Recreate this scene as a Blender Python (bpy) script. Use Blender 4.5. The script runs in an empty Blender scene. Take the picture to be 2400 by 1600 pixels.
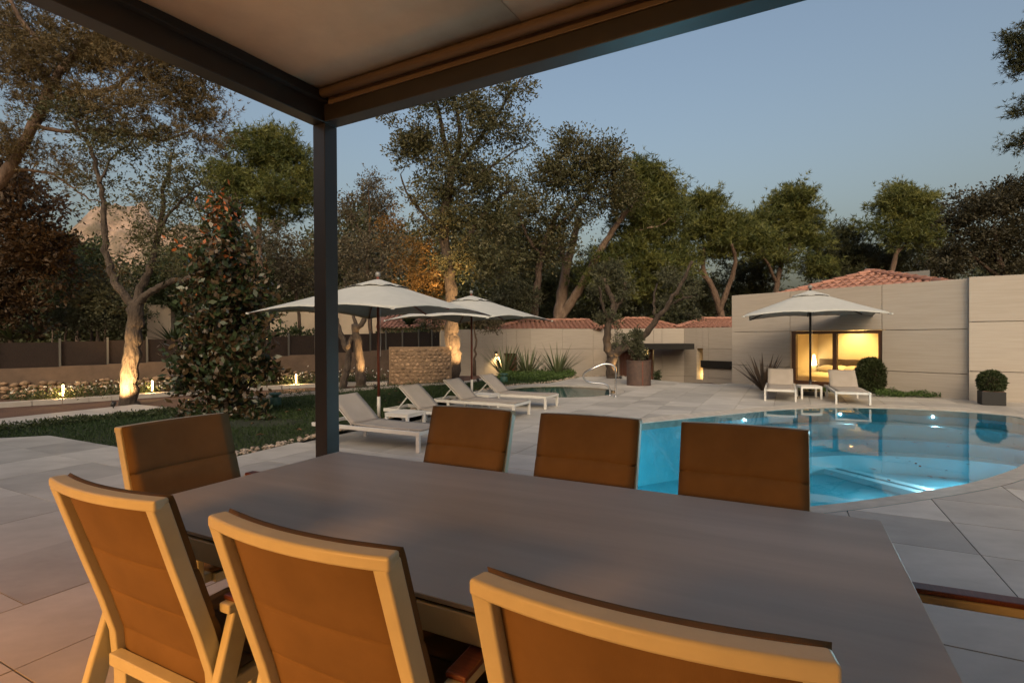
import bpy, bmesh, math, random
import numpy as np
from mathutils import Vector, Matrix
from mathutils.geometry import delaunay_2d_cdt
R = math.radians
rng = np.random.default_rng(7)
random.seed(7)
scene = bpy.context.scene
C = scene.collection

# ------------------------------------------------------------------ camera
H = 1.36
FPX = 1243.0
cam_d = bpy.data.cameras.new('camera')
cam_d.sensor_width = 36.0
cam_d.lens = FPX / 2400 * 36
cam_d.clip_start = 0.05
cam_d.clip_end = 4000
cam = bpy.data.objects.new('camera', cam_d)
C.objects.link(cam)
PITCH, ROLL = -0.42, -0.30
CAMR = Matrix.Rotation(R(90 + PITCH), 3, 'X') @ Matrix.Rotation(R(ROLL), 3, 'Z')
cam.matrix_world = Matrix.Translation((0, 0, H)) @ CAMR.to_4x4()
scene.camera = cam

# ------------------------------------------------------------------ sky, sun, exposure
SUN_EL, SUN_AZ = 31.0, 184.0          # compass-like: 0 = +Y (view direction), clockwise
world = bpy.data.worlds.new('World')
scene.world = world
world.use_nodes = True
wn, wl = world.node_tree.nodes, world.node_tree.links
wn.clear()
sky = wn.new('ShaderNodeTexSky')
sky.sky_type = 'NISHITA'
sky.sun_disc = False
sky.sun_elevation = R(SUN_EL)
sky.sun_rotation = R(SUN_AZ)
sky.air_density = 1.5
sky.dust_density = 10.0
sky.ozone_density = 1.0
bg = wn.new('ShaderNodeBackground')
bg.inputs['Strength'].default_value = 0.15
wo = wn.new('ShaderNodeOutputWorld')
wl.new(sky.outputs[0], bg.inputs[0])
wl.new(bg.outputs[0], wo.inputs[0])

sun_d = bpy.data.lights.new('sun', 'SUN')
sun_d.energy = 0.03
sun_d.angle = R(35)
sun_d.color = (1.0, 0.86, 0.72)
sun = bpy.data.objects.new('sun', sun_d)
C.objects.link(sun)
_e = R(SUN_EL)
_d = Vector((math.sin(R(SUN_AZ)) * math.cos(_e), math.cos(R(SUN_AZ)) * math.cos(_e), math.sin(_e)))
sun.rotation_euler = _d.to_track_quat('Z', 'Y').to_euler()

vs = scene.view_settings
vs.view_transform = 'Standard'
vs.look = 'None'
vs.exposure = 0.24
vs.gamma = 1.0
vs.use_curve_mapping = False
scene.render.engine = 'CYCLES'
cy = scene.cycles
cy.max_bounces = 5
cy.diffuse_bounces = 2
cy.glossy_bounces = 3
cy.transmission_bounces = 4
cy.transparent_max_bounces = 8
cy.use_adaptive_sampling = True
cy.adaptive_threshold = 0.02
cy.caustics_reflective = False
cy.caustics_refractive = False
cy.sample_clamp_indirect = 4
cy.use_denoising = True
try:
    cy.denoiser = 'OPENIMAGEDENOISE'
except Exception:
    pass

# ------------------------------------------------------------------ placing helpers
def P(px, py, D):                       # photograph pixel (2400 wide) at depth D -> world
    d = CAMR @ Vector(((px - 1200) / FPX, -(py - 800) / FPX, -1))
    k = D / d.y
    return Vector((d.x * k, D, H + d.z * k))
def PV(x, y, D):
    return P(x / 0.98, y / 0.98, D)
def G(px, py, z=0.0):                   # pixel on a horizontal plane
    d = CAMR @ Vector(((px - 1200) / FPX, -(py - 800) / FPX, -1))
    k = (z - H) / d.z
    return Vector((d.x * k, d.y * k, z))
UX, UY = 0.887, -0.461
def W(a, b, z=0.0):                     # terrace axes: a along the table, b away from the house
    return Vector((UX * a - UY * b, UY * a + UX * b, z))
ANG_U = math.atan2(UY, UX)
def toab(x, y):
    return (UX * x + UY * y, -UY * x + UX * y)

# ------------------------------------------------------------------ materials
MATS = {}
def mat(name, col, rough=0.6, metal=0.0, col2=None, nscale=4.0, stretch=(1, 1, 1), bump=0.0, bscale=60.0,
        space='world', objvar=0.0, spec=0.5, detail=6.0, emit=None, estr=0.0, lo=0.35, hi=0.65, coat=0.0, bdist=0.01):
    m = bpy.data.materials.new(name)
    m.use_nodes = True
    n, l = m.node_tree.nodes, m.node_tree.links
    b = n['Principled BSDF']
    b.inputs['Roughness'].default_value = rough
    b.inputs['Metallic'].default_value = metal
    b.inputs['Specular IOR Level'].default_value = spec
    b.inputs['Coat Weight'].default_value = coat
    b.inputs['Base Color'].default_value = (*col, 1)
    if space == 'world':
        g = n.new('ShaderNodeNewGeometry'); co = g.outputs['Position']
    else:
        g = n.new('ShaderNodeTexCoord'); co = g.outputs['Object']
    mp = n.new('ShaderNodeMapping'); mp.inputs['Scale'].default_value = stretch
    l.new(co, mp.inputs['Vector'])
    vec = mp.outputs[0]
    last = None
    if objvar:
        oi = n.new('ShaderNodeObjectInfo')
        ad = n.new('ShaderNodeVectorMath'); ad.operation = 'ADD'
        sc = n.new('ShaderNodeMath'); sc.operation = 'MULTIPLY'; sc.inputs[1].default_value = 37.0
        l.new(oi.outputs['Random'], sc.inputs[0])
        l.new(vec, ad.inputs[0]); l.new(sc.outputs[0], ad.inputs[1])
        vec = ad.outputs[0]
    if col2 is not None:
        t = n.new('ShaderNodeTexNoise'); t.inputs['Scale'].default_value = nscale; t.inputs['Detail'].default_value = detail
        t.inputs['Roughness'].default_value = 0.62
        l.new(vec, t.inputs['Vector'])
        r = n.new('ShaderNodeMapRange'); r.inputs[1].default_value = lo; r.inputs[2].default_value = hi
        l.new(t.outputs['Fac'], r.inputs[0])
        mx = n.new('ShaderNodeMix'); mx.data_type = 'RGBA'
        mx.inputs[6].default_value = (*col, 1); mx.inputs[7].default_value = (*col2, 1)
        l.new(r.outputs[0], mx.inputs[0])
        last = mx.outputs[2]
        l.new(last, b.inputs['Base Color'])
    if objvar:
        hs = n.new('ShaderNodeHueSaturation')
        if last is None: hs.inputs['Color'].default_value = (*col, 1)
        else: l.new(last, hs.inputs['Color'])
        mr = n.new('ShaderNodeMapRange'); mr.inputs[3].default_value = 1 - objvar; mr.inputs[4].default_value = 1 + objvar
        l.new(oi.outputs['Random'], mr.inputs[0]); l.new(mr.outputs[0], hs.inputs['Value'])
        l.new(hs.outputs[0], b.inputs['Base Color'])
    if bump:
        t2 = n.new('ShaderNodeTexNoise'); t2.inputs['Scale'].default_value = bscale; t2.inputs['Detail'].default_value = 5
        l.new(vec, t2.inputs['Vector'])
        bp = n.new('ShaderNodeBump'); bp.inputs['Strength'].default_value = bump; bp.inputs['Distance'].default_value = bdist
        l.new(t2.outputs['Fac'], bp.inputs['Height']); l.new(bp.outputs[0], b.inputs['Normal'])
    if emit is not None:
        b.inputs['Emission Color'].default_value = (*emit, 1)
        b.inputs['Emission Strength'].default_value = estr
    MATS[name] = m
    return m

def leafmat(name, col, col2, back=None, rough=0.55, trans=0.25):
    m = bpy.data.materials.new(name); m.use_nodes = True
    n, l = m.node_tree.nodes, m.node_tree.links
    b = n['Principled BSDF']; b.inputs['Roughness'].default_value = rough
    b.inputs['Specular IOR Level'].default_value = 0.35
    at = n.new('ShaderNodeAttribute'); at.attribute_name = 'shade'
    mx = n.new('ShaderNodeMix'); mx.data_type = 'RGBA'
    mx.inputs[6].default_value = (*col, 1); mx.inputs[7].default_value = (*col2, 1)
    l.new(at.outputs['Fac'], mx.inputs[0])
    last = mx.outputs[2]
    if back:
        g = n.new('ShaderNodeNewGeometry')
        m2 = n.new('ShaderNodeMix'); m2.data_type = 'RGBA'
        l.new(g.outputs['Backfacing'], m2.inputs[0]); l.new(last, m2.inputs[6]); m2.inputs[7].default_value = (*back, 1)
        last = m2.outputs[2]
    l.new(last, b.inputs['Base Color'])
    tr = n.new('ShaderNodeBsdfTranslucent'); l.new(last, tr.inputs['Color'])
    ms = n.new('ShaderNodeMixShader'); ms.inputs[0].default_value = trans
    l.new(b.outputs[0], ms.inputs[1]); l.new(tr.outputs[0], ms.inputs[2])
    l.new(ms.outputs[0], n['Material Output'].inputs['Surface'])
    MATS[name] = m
    return m

mat('white_frame', (0.60, 0.585, 0.56), 0.45, col2=(0.54, 0.53, 0.505), nscale=3, space='object')
mat('sand_frame', (0.56, 0.54, 0.37), 0.42, col2=(0.51, 0.49, 0.335), nscale=14, space='object', bump=0.06, bscale=700, bdist=0.001)
def fabric(name, c, c2):
    m = mat(name, c, 0.85, col2=c2, nscale=5, space='object', spec=0.2)
    n, l = m.node_tree.nodes, m.node_tree.links
    tc = n.new('ShaderNodeTexCoord'); w1 = n.new('ShaderNodeTexWave'); w1.inputs['Scale'].default_value = 150; w1.bands_direction = 'X'
    w2 = n.new('ShaderNodeTexWave'); w2.inputs['Scale'].default_value = 150; w2.bands_direction = 'Z'
    ad = n.new('ShaderNodeMath'); ad.operation = 'ADD'; bp = n.new('ShaderNodeBump')
    bp.inputs['Strength'].default_value = 0.25; bp.inputs['Distance'].default_value = 0.001
    l.new(tc.outputs['Object'], w1.inputs[0]); l.new(tc.outputs['Object'], w2.inputs[0])
    l.new(w1.outputs['Fac'], ad.inputs[0]); l.new(w2.outputs['Fac'], ad.inputs[1])
    l.new(ad.outputs[0], bp.inputs['Height']); l.new(bp.outputs[0], n['Principled BSDF'].inputs['Normal'])
fabric('chair_fabric', (0.195, 0.122, 0.055), (0.16, 0.10, 0.045))
fabric('lounger_fabric', (0.33, 0.29, 0.255), (0.30, 0.265, 0.23))
mat('arm_wood', (0.16, 0.05, 0.025), 0.4, col2=(0.10, 0.03, 0.015), nscale=20, stretch=(1, 12, 12), space='object')
mat('table_top', (0.285, 0.28, 0.25), 0.36, col2=(0.41, 0.405, 0.365), nscale=1.8, stretch=(0.35, 3.2, 1), space='object', bump=0.12, bscale=260, bdist=0.001, lo=0.3, hi=0.75)  # pale lengthwise streaks put reflected light into the base colour
mat('dark_metal', (0.015, 0.0135, 0.0125), 0.38, col2=(0.020, 0.017, 0.015), nscale=6, bump=0.04, bscale=300, bdist=0.001)
mat('awning', (0.55, 0.46, 0.33), 0.9, col2=(0.47, 0.39, 0.28), nscale=3.5, bump=0.15, bscale=220, bdist=0.002)
mat('awning_bar', (0.085, 0.062, 0.042), 0.4)
mat('paver', (0.42, 0.392, 0.355), 0.5, col2=(0.30, 0.277, 0.248), nscale=2.0, stretch=(1.0, 1.6, 1), objvar=0.19, bump=0.12, bscale=40, bdist=0.002, lo=0.32, hi=0.72)
mat('grout', (0.17, 0.155, 0.14), 0.9, col2=(0.24, 0.22, 0.195), nscale=30)
mat('coping', (0.42, 0.38, 0.33), 0.55, col2=(0.31, 0.28, 0.24), nscale=7, bump=0.25, bscale=60, bdist=0.003)
mat('stone_panel', (0.345, 0.305, 0.265), 0.75, col2=(0.29, 0.255, 0.22), nscale=2.2, stretch=(0.7, 0.7, 14), objvar=0.05, bump=0.2, bscale=30, bdist=0.004, lo=0.3, hi=0.7)
mat('plaster', (0.42, 0.34, 0.255), 0.85, col2=(0.37, 0.30, 0.225), nscale=1.5, bump=0.15, bscale=25)
mat('room_wall', (0.75, 0.68, 0.55), 0.8)
mat('room_floor', (0.28, 0.14, 0.07), 0.4, col2=(0.22, 0.10, 0.05), nscale=8, stretch=(8, 1, 1))
mat('headboard', (0.075, 0.055, 0.045), 0.7)
mat('linen', (0.72, 0.64, 0.5), 0.9, bump=0.2, bscale=14, bdist=0.02)
mat('pillow_grey', (0.40, 0.36, 0.31), 0.9)
mat('brown_frame', (0.085, 0.04, 0.022), 0.4)
mat('door_wood', (0.13, 0.035, 0.018), 0.45, col2=(0.09, 0.022, 0.012), nscale=6, stretch=(10, 10, 1))
mat('pole_wood', (0.17, 0.05, 0.03), 0.4, col2=(0.12, 0.032, 0.02), nscale=10, stretch=(8, 8, 1))
mat('canvas', (0.38, 0.385, 0.37), 0.9, col2=(0.35, 0.355, 0.34), nscale=4, bump=0.12, bscale=120, bdist=0.002)
mat('corten', (0.085, 0.05, 0.038), 0.75, col2=(0.05, 0.032, 0.027), nscale=9, bump=0.2, bscale=50)
mat('black_pot', (0.02, 0.02, 0.021), 0.6, spec=0.3)
mat('steel', (0.62, 0.62, 0.62), 0.16, 1.0)
mat('galv', (0.20, 0.20, 0.195), 0.55, 0.3)
mat('fence_steel', (0.07, 0.068, 0.064), 0.6, 0.2)
mat('reed', (0.024, 0.013, 0.009), 0.95, col2=(0.011, 0.006, 0.005), nscale=16, stretch=(6, 6, 0.7), bump=0.9, bscale=45, bdist=0.02)
mat('concrete_wall', (0.13, 0.088, 0.062), 0.9, col2=(0.085, 0.058, 0.042), nscale=2.5, bump=0.3, bscale=30)
mat('rubble', (0.27, 0.18, 0.115), 0.9, col2=(0.15, 0.098, 0.06), nscale=9, objvar=0.5, bump=0.4, bscale=40)
mat('mortar', (0.20, 0.135, 0.085), 0.95, col2=(0.14, 0.093, 0.06), nscale=20, bump=0.4, bscale=50)
mat('earth', (0.11, 0.052, 0.032), 1.0, col2=(0.07, 0.034, 0.022), nscale=1.3, bump=0.6, bscale=28, bdist=0.03)
mat('lawn', (0.020, 0.026, 0.010), 1.0, col2=(0.014, 0.018, 0.008), nscale=2.0, bump=0.5, bscale=60)
mat('path_stone', (0.40, 0.365, 0.33), 0.7, col2=(0.33, 0.30, 0.27), nscale=3, objvar=0.06)
mat('pebble', (0.42, 0.34, 0.27), 0.8, col2=(0.22, 0.17, 0.13), nscale=17, lo=0.4, hi=0.6)
mat('tile_clay', (0.34, 0.165, 0.115), 0.8, col2=(0.26, 0.125, 0.09), nscale=6, objvar=0.22, bump=0.2, bscale=60)
mat('tile_clay_far', (0.34, 0.165, 0.115), 0.8, col2=(0.25, 0.12, 0.085), nscale=3, lo=0.4, hi=0.6)
mat('bark', (0.068, 0.050, 0.038), 0.95, col2=(0.030, 0.021, 0.016), nscale=9, stretch=(1, 1, 0.35), bump=1.0, bscale=16, bdist=0.06)
mat('bark_dark', (0.09, 0.06, 0.045), 0.95, col2=(0.045, 0.03, 0.022), nscale=9, stretch=(1, 1, 0.35), bump=1.0, bscale=14, bdist=0.05)
mat('bark_pale', (0.23, 0.165, 0.125), 0.95, col2=(0.13, 0.088, 0.064), nscale=6, stretch=(1, 1, 0.4), bump=1.0, bscale=9, bdist=0.06)
mat('bark_pine', (0.13, 0.086, 0.062), 0.95, col2=(0.07, 0.045, 0.032), nscale=6, stretch=(1, 1, 0.4), bump=1.0, bscale=9, bdist=0.06)
mat('mountain_rock', (0.33, 0.235, 0.18), 1.0, col2=(0.13, 0.105, 0.075), nscale=0.06, lo=0.40, hi=0.62, bump=1.0, bscale=0.06, bdist=12)
mat('speaker_green', (0.03, 0.085, 0.065), 0.5)
mat('pool_tile', (0.075, 0.46, 0.575), 0.4, col2=(0.062, 0.41, 0.52), nscale=2.5)
mat('pool_pale', (0.38, 0.62, 0.70), 0.4)
mat('spa_tile', (0.26, 0.50, 0.50), 0.4, col2=(0.21, 0.43, 0.44), nscale=4)
mat('glow_warm', (1, 0.8, 0.5), 0.5, emit=(1.0, 0.62, 0.22), estr=14)
mat('glow_tube', (1, 0.8, 0.5), 0.5, emit=(1.0, 0.60, 0.22), estr=22)
mat('glow_pool', (1, 1, 1), 0.5, emit=(0.9, 0.97, 1.0), estr=25)
mat('shade_lamp', (0.9, 0.8, 0.6), 0.8, emit=(1.0, 0.72, 0.34), estr=12)
mat('black_slab', (0.014, 0.013, 0.012), 0.55, spec=0.25)
mat('petal', (0.75, 0.73, 0.68), 0.7)
mat('dry_leaf', (0.14, 0.07, 0.035), 0.9)
leafmat('leaf_oak', (0.050, 0.055, 0.022), (0.10, 0.088, 0.040))
leafmat('leaf_autumn', (0.13, 0.075, 0.022), (0.19, 0.105, 0.028))
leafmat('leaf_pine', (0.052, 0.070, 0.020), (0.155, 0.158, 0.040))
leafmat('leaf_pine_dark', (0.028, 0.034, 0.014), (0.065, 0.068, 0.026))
leafmat('leaf_pine_brown', (0.080, 0.062, 0.026), (0.150, 0.105, 0.042))
leafmat('leaf_rust', (0.030, 0.018, 0.008), (0.065, 0.034, 0.012))
leafmat('leaf_dark', (0.026, 0.024, 0.012), (0.055, 0.048, 0.024))
leafmat('leaf_dull', (0.070, 0.060, 0.036), (0.115, 0.095, 0.060))
leafmat('leaf_magnolia', (0.018, 0.028, 0.011), (0.036, 0.052, 0.020), back=(0.062, 0.040, 0.019), rough=0.28, trans=0.05)
leafmat('leaf_new', (0.30, 0.075, 0.022), (0.40, 0.13, 0.035), rough=0.4)
leafmat('leaf_olive', (0.048, 0.052, 0.028), (0.095, 0.098, 0.056))
leafmat('leaf_bush', (0.030, 0.042, 0.015), (0.060, 0.076, 0.028))
leafmat('leaf_bright', (0.040, 0.075, 0.018), (0.080, 0.125, 0.030))
leafmat('leaf_blade', (0.055, 0.075, 0.035), (0.13, 0.145, 0.075), rough=0.4, trans=0.1)
leafmat('leaf_purple', (0.050, 0.035, 0.028), (0.095, 0.070, 0.055), rough=0.4, trans=0.1)
leafmat('grass_blade', (0.020, 0.042, 0.010), (0.052, 0.082, 0.022))

def water_material(name, tint, wave=0.05, wscale=1.6):
    m = bpy.data.materials.new(name); m.use_nodes = True
    n, l = m.node_tree.nodes, m.node_tree.links
    n.remove(n['Principled BSDF'])
    tr = n.new('ShaderNodeBsdfTransparent'); tr.inputs[0].default_value = (*tint, 1)
    gl = n.new('ShaderNodeBsdfGlossy'); gl.inputs['Roughness'].default_value = 0.02
    fr = n.new('ShaderNodeFresnel'); fr.inputs['IOR'].default_value = 1.33
    g = n.new('ShaderNodeNewGeometry')
    t = n.new('ShaderNodeTexNoise'); t.inputs['Scale'].default_value = wscale; t.inputs['Detail'].default_value = 3
    bp = n.new('ShaderNodeBump'); bp.inputs['Strength'].default_value = wave; bp.inputs['Distance'].default_value = 0.05
    ms = n.new('ShaderNodeMixShader')
    l.new(g.outputs['Position'], t.inputs['Vector']); l.new(t.outputs['Fac'], bp.inputs['Height'])
    l.new(bp.outputs[0], gl.inputs['Normal']); l.new(bp.outputs[0], fr.inputs['Normal'])
    l.new(fr.outputs[0], ms.inputs[0]); l.new(tr.outputs[0], ms.inputs[1]); l.new(gl.outputs[0], ms.inputs[2])
    l.new(ms.outputs[0], n['Material Output'].inputs['Surface'])
    MATS[name] = m
water_material('water', (0.55, 0.88, 0.95), 0.03, 2.2)
water_material('spa_water', (0.62, 0.86, 0.86), 0.05, 3.0)
water_material('window_glass', (0.95, 0.95, 0.94), 0.0, 1.0)
MATS['window_glass'].node_tree.nodes['Fresnel'].inputs['IOR'].default_value = 1.5

# ------------------------------------------------------------------ mesh helpers
def link(o, parent=None):
    C.objects.link(o)
    if parent is not None:
        o.parent = parent
    return o
def tag(o, label=None, cat=None, group=None, kind=None):
    if label: o['label'] = label
    if cat: o['category'] = cat
    if group: o['group'] = group
    if kind: o['kind'] = kind
    return o
def empty(name, loc=(0, 0, 0), rz=0.0):
    o = bpy.data.objects.new(name, None)
    o.empty_display_size = 0.2
    o.location = loc; o.rotation_euler = (0, 0, rz)
    C.objects.link(o)
    return o
def mesh_np(name, v, f, mname, parent=None, shade=None, smooth=False):
    """v (n,3), f (m,k) arrays with constant k"""
    me = bpy.data.meshes.new(name)
    v = np.asarray(v, np.float32); f = np.asarray(f, np.int32)
    me.vertices.add(len(v)); me.vertices.foreach_set('co', v.ravel())
    k = f.shape[1]
    me.loops.add(f.size); me.loops.foreach_set('vertex_index', f.ravel())
    me.polygons.add(len(f)); me.polygons.foreach_set('loop_start', np.arange(len(f), dtype=np.int32) * k)
    if smooth: me.polygons.foreach_set('use_smooth', np.ones(len(f), bool))
    if shade is not None:
        at = me.attributes.new('shade', 'FLOAT', 'POINT'); at.data.foreach_set('value', np.asarray(shade, np.float32))
    me.update(calc_edges=True)
    me.materials.append(MATS[mname])
    return link(bpy.data.objects.new(name, me), parent)

class MB:
    def __init__(s): s.v = []; s.f = []
    def add(s, vs, fs):
        o = len(s.v); s.v += [tuple(p) for p in vs]; s.f += [tuple(i + o for i in q) for q in fs]; return s
    def box(s, c, size, rz=0.0, M=None):
        x, y, z = size[0] / 2, size[1] / 2, size[2] / 2
        pts = [Vector(p) for p in ((-x, -y, -z), (x, -y, -z), (x, y, -z), (-x, y, -z), (-x, -y, z), (x, -y, z), (x, y, z), (-x, y, z))]
        M = M or Matrix.Rotation(rz, 3, 'Z')
        c = Vector(c)
        return s.add([c + M @ p for p in pts], [(0, 3, 2, 1), (4, 5, 6, 7), (0, 1, 5, 4), (1, 2, 6, 5), (2, 3, 7, 6), (3, 0, 4, 7)])
    def b2(s, p0, p1):
        return s.box([(a + b) / 2 for a, b in zip(p0, p1)], [abs(b - a) for a, b in zip(p0, p1)])
    def sweep(s, pts, w, h, side=Vector((1, 0, 0))):
        """rectangular section along a path; w across 'side', h across the other"""
        pts = [Vector(p) for p in pts]; n = len(pts); vs = []
        for i, p in enumerate(pts):
            t = (pts[min(i + 1, n - 1)] - pts[max(i - 1, 0)]).normalized()
            sd = (side - t * side.dot(t)).normalized(); up = t.cross(sd)
            k = 1.0
            if 0 < i < n - 1:
                c = (pts[i] - pts[i - 1]).normalized().dot((pts[i + 1] - pts[i]).normalized())
                k = 1 / math.sqrt(max(0.3, (1 + c) / 2))
            ww = w[i] if isinstance(w, (list, tuple)) else w
            for a, b in ((-1, -1), (1, -1), (1, 1), (-1, 1)):
                vs.append(p + sd * (a * ww / 2) + up * (b * h / 2 * k))
        fs = [(3, 2, 1, 0), tuple((n - 1) * 4 + i for i in range(4))]
        for i in range(n - 1):
            for j in range(4):
                fs.append((i * 4 + j, i * 4 + (j + 1) % 4, i * 4 + 4 + (j + 1) % 4, i * 4 + 4 + j))
        return s.add(vs, fs)
    def tube(s, pts, r, n=8, caps=True):
        pts = [Vector(p) for p in pts]; m = len(pts); vs = []
        ref = Vector((0.13, 0.97, 0.2))
        for i, p in enumerate(pts):
            t = (pts[min(i + 1, m - 1)] - pts[max(i - 1, 0)]).normalized()
            a = t.cross(ref)
            if a.length < 0.05: a = t.cross(Vector((1, 0, 0)))
            a.normalize(); b = t.cross(a)
            rr = r[i] if isinstance(r, (list, tuple, np.ndarray)) else r
            for k in range(n):
                an = 2 * math.pi * k / n
                vs.append(p + a * (math.cos(an) * rr) + b * (math.sin(an) * rr))
        fs = []
        for i in range(m - 1):
            for k in range(n):
                fs.append((i * n + k, i * n + n + k, i * n + n + (k + 1) % n, i * n + (k + 1) % n))
        if caps:
            fs.append(tuple(range(n))); fs.append(tuple((m - 1) * n + k for k in reversed(range(n))))
        return s.add(vs, fs)
    def lathe(s, prof, c=(0, 0, 0), n=24):
        vs = []; fs = []; m = len(prof)
        for r, z in prof:
            for k in range(n):
                an = 2 * math.pi * k / n
                vs.append((c[0] + r * math.cos(an), c[1] + r * math.sin(an), c[2] + z))
        for i in range(m - 1):
            for k in range(n):
                fs.append((i * n + k, i * n + (k + 1) % n, i * n + n + (k + 1) % n, i * n + n + k))
        return s.add(vs, fs)
    def prism(s, poly, z0, z1):
        n = len(poly)
        vs = [(p[0], p[1], z0) for p in poly] + [(p[0], p[1], z1) for p in poly]
        fs = [tuple(reversed(range(n))), tuple(range(n, 2 * n))] + [(i, (i + 1) % n, n + (i + 1) % n, n + i) for i in range(n)]
        return s.add(vs, fs)
    def build(s, name, mname, parent=None, smooth=False, bevel=0.0, seg=2):
        me = bpy.data.meshes.new(name)
        me.from_pydata([tuple(p) for p in s.v], [], s.f)
        if smooth:
            me.polygons.foreach_set('use_smooth', [True] * len(me.polygons))
        me.update()
        me.materials.append(MATS[mname])
        o = link(bpy.data.objects.new(name, me), parent)
        if bevel:
            md = o.modifiers.new('bevel', 'BEVEL'); md.width = bevel; md.segments = seg; md.limit_method = 'ANGLE'; md.angle_limit = R(40)
            if not smooth:
                me.polygons.foreach_set('use_smooth', [True] * len(me.polygons))
                md.harden_normals = True
        return o

def copy_tree(o, parent=None):
    c = o.copy(); C.objects.link(c); c.parent = parent
    for ch in list(o.children): copy_tree(ch, c)
    return c
def inside(poly, x, y):
    r = False; n = len(poly); j = n - 1
    for i in range(n):
        xi, yi = poly[i][0], poly[i][1]; xj, yj = poly[j][0], poly[j][1]
        if (yi > y) != (yj > y) and x < (xj - xi) * (y - yi) / (yj - yi) + xi: r = not r
        j = i
    return r
def smooth_closed(pts, k=6):
    out = []; n = len(pts)
    for i in range(n):
        p0, p1, p2, p3 = (Vector(pts[(i + d) % n]) for d in (-1, 0, 1, 2))
        for j in range(k):
            t = j / k
            out.append(0.5 * ((2 * p1) + (p2 - p0) * t + (2 * p0 - 5 * p1 + 4 * p2 - p3) * t * t + (3 * p1 - p0 - 3 * p2 + p3) * t ** 3))
    return out
def smooth_open(pts, k=5):
    pts = [Vector(p) for p in pts]; n = len(pts); out = []
    for i in range(n - 1):
        p0, p1, p2, p3 = pts[max(i - 1, 0)], pts[i], pts[i + 1], pts[min(i + 2, n - 1)]
        for j in range(k):
            t = j / k
            out.append(0.5 * ((2 * p1) + (p2 - p0) * t + (2 * p0 - 5 * p1 + 4 * p2 - p3) * t * t + (3 * p1 - p0 - 3 * p2 + p3) * t ** 3))
    out.append(pts[-1])
    return out
def offset_poly(pts, d):
    n = len(pts); out = []
    for i in range(n):
        t = (pts[(i + 1) % n] - pts[i - 1]).normalized()
        out.append(pts[i] + Vector((t.y, -t.x)) * d)
    return out
def point_light(name, loc, energy, color, radius=0.05, parent=None):
    d = bpy.data.lights.new(name, 'POINT'); d.energy = energy; d.color = color; d.shadow_soft_size = radius
    o = bpy.data.objects.new(name, d); o.location = loc
    return link(o, parent)
def spot_light(name, loc, target, energy, color, angle=60, blend=0.6, radius=0.03, parent=None):
    d = bpy.data.lights.new(name, 'SPOT'); d.energy = energy; d.color = color; d.spot_size = R(angle); d.spot_blend = blend; d.shadow_soft_size = radius
    o = bpy.data.objects.new(name, d); o.location = loc
    o.rotation_euler = (Vector(loc) - Vector(target)).to_track_quat('Z', 'Y').to_euler()
    return link(o, parent)
WARM = (1.0, 0.60, 0.24)

# ================================================================== OUTLINES
pool = smooth_closed([Vector(p) for p in ((1.6, 4.14), (2.476, 4.335), (3.159, 4.544), (4.11, 4.9), (4.767, 5.234), (5.514, 5.711), (6.6, 6.6),
        (7.6, 7.6), (8.35, 8.55), (8.58, 9.1), (8.3, 9.62), (7.7, 9.98), (7.1, 10.2), (6.5, 10.29), (5.96, 10.28), (4.957, 10.0), (3.9, 9.5),
        (2.12, 8.58), (1.25, 7.95), (0.78, 7.1), (0.62, 6.2), (0.72, 5.2), (1.02, 4.5))], 4)
SPA_C, SPA_R = Vector((1.22, 13.6)), 1.42
spa = [SPA_C + Vector((math.cos(t), math.sin(t))) * SPA_R for t in np.linspace(0, 2 * math.pi, 49)[:-1]]
pool_out = offset_poly(pool, 0.24)
spa_out = offset_poly(spa, 0.22)
WA, WB = Vector((6.42, 15.5)), Vector((9.6, 11.15))           # bedroom wall
wd = (WB - WA).normalized()
WCD = Vector((0.86, -0.51)).normalized()
border = [(-3.45, 5.9), (-3.2, 6.15), (-2.67, 7.32), (-2.15, 8.6), (-1.4, 11.6), (-0.85, 13.1), (-0.45, 14.5), (0.3, 15.35), (1.1, 15.75), (2.38, 18.2)]
deckpoly = [(-14, 5.0), (-6.6, 7.55)] + border + [(3.28, 18.4), (3.95, 18.2), (4.5, 16.75), (5.0, 15.85), (5.9, 15.1)] + \
           [(6.42, 15.5), (9.6, 11.15), (17.0, 6.8), (17.0, -5.0), (-14, -5.0)]

def in_hole(x, y):
    return inside(pool_out, x, y) or inside(spa_out, x, y)

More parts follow.
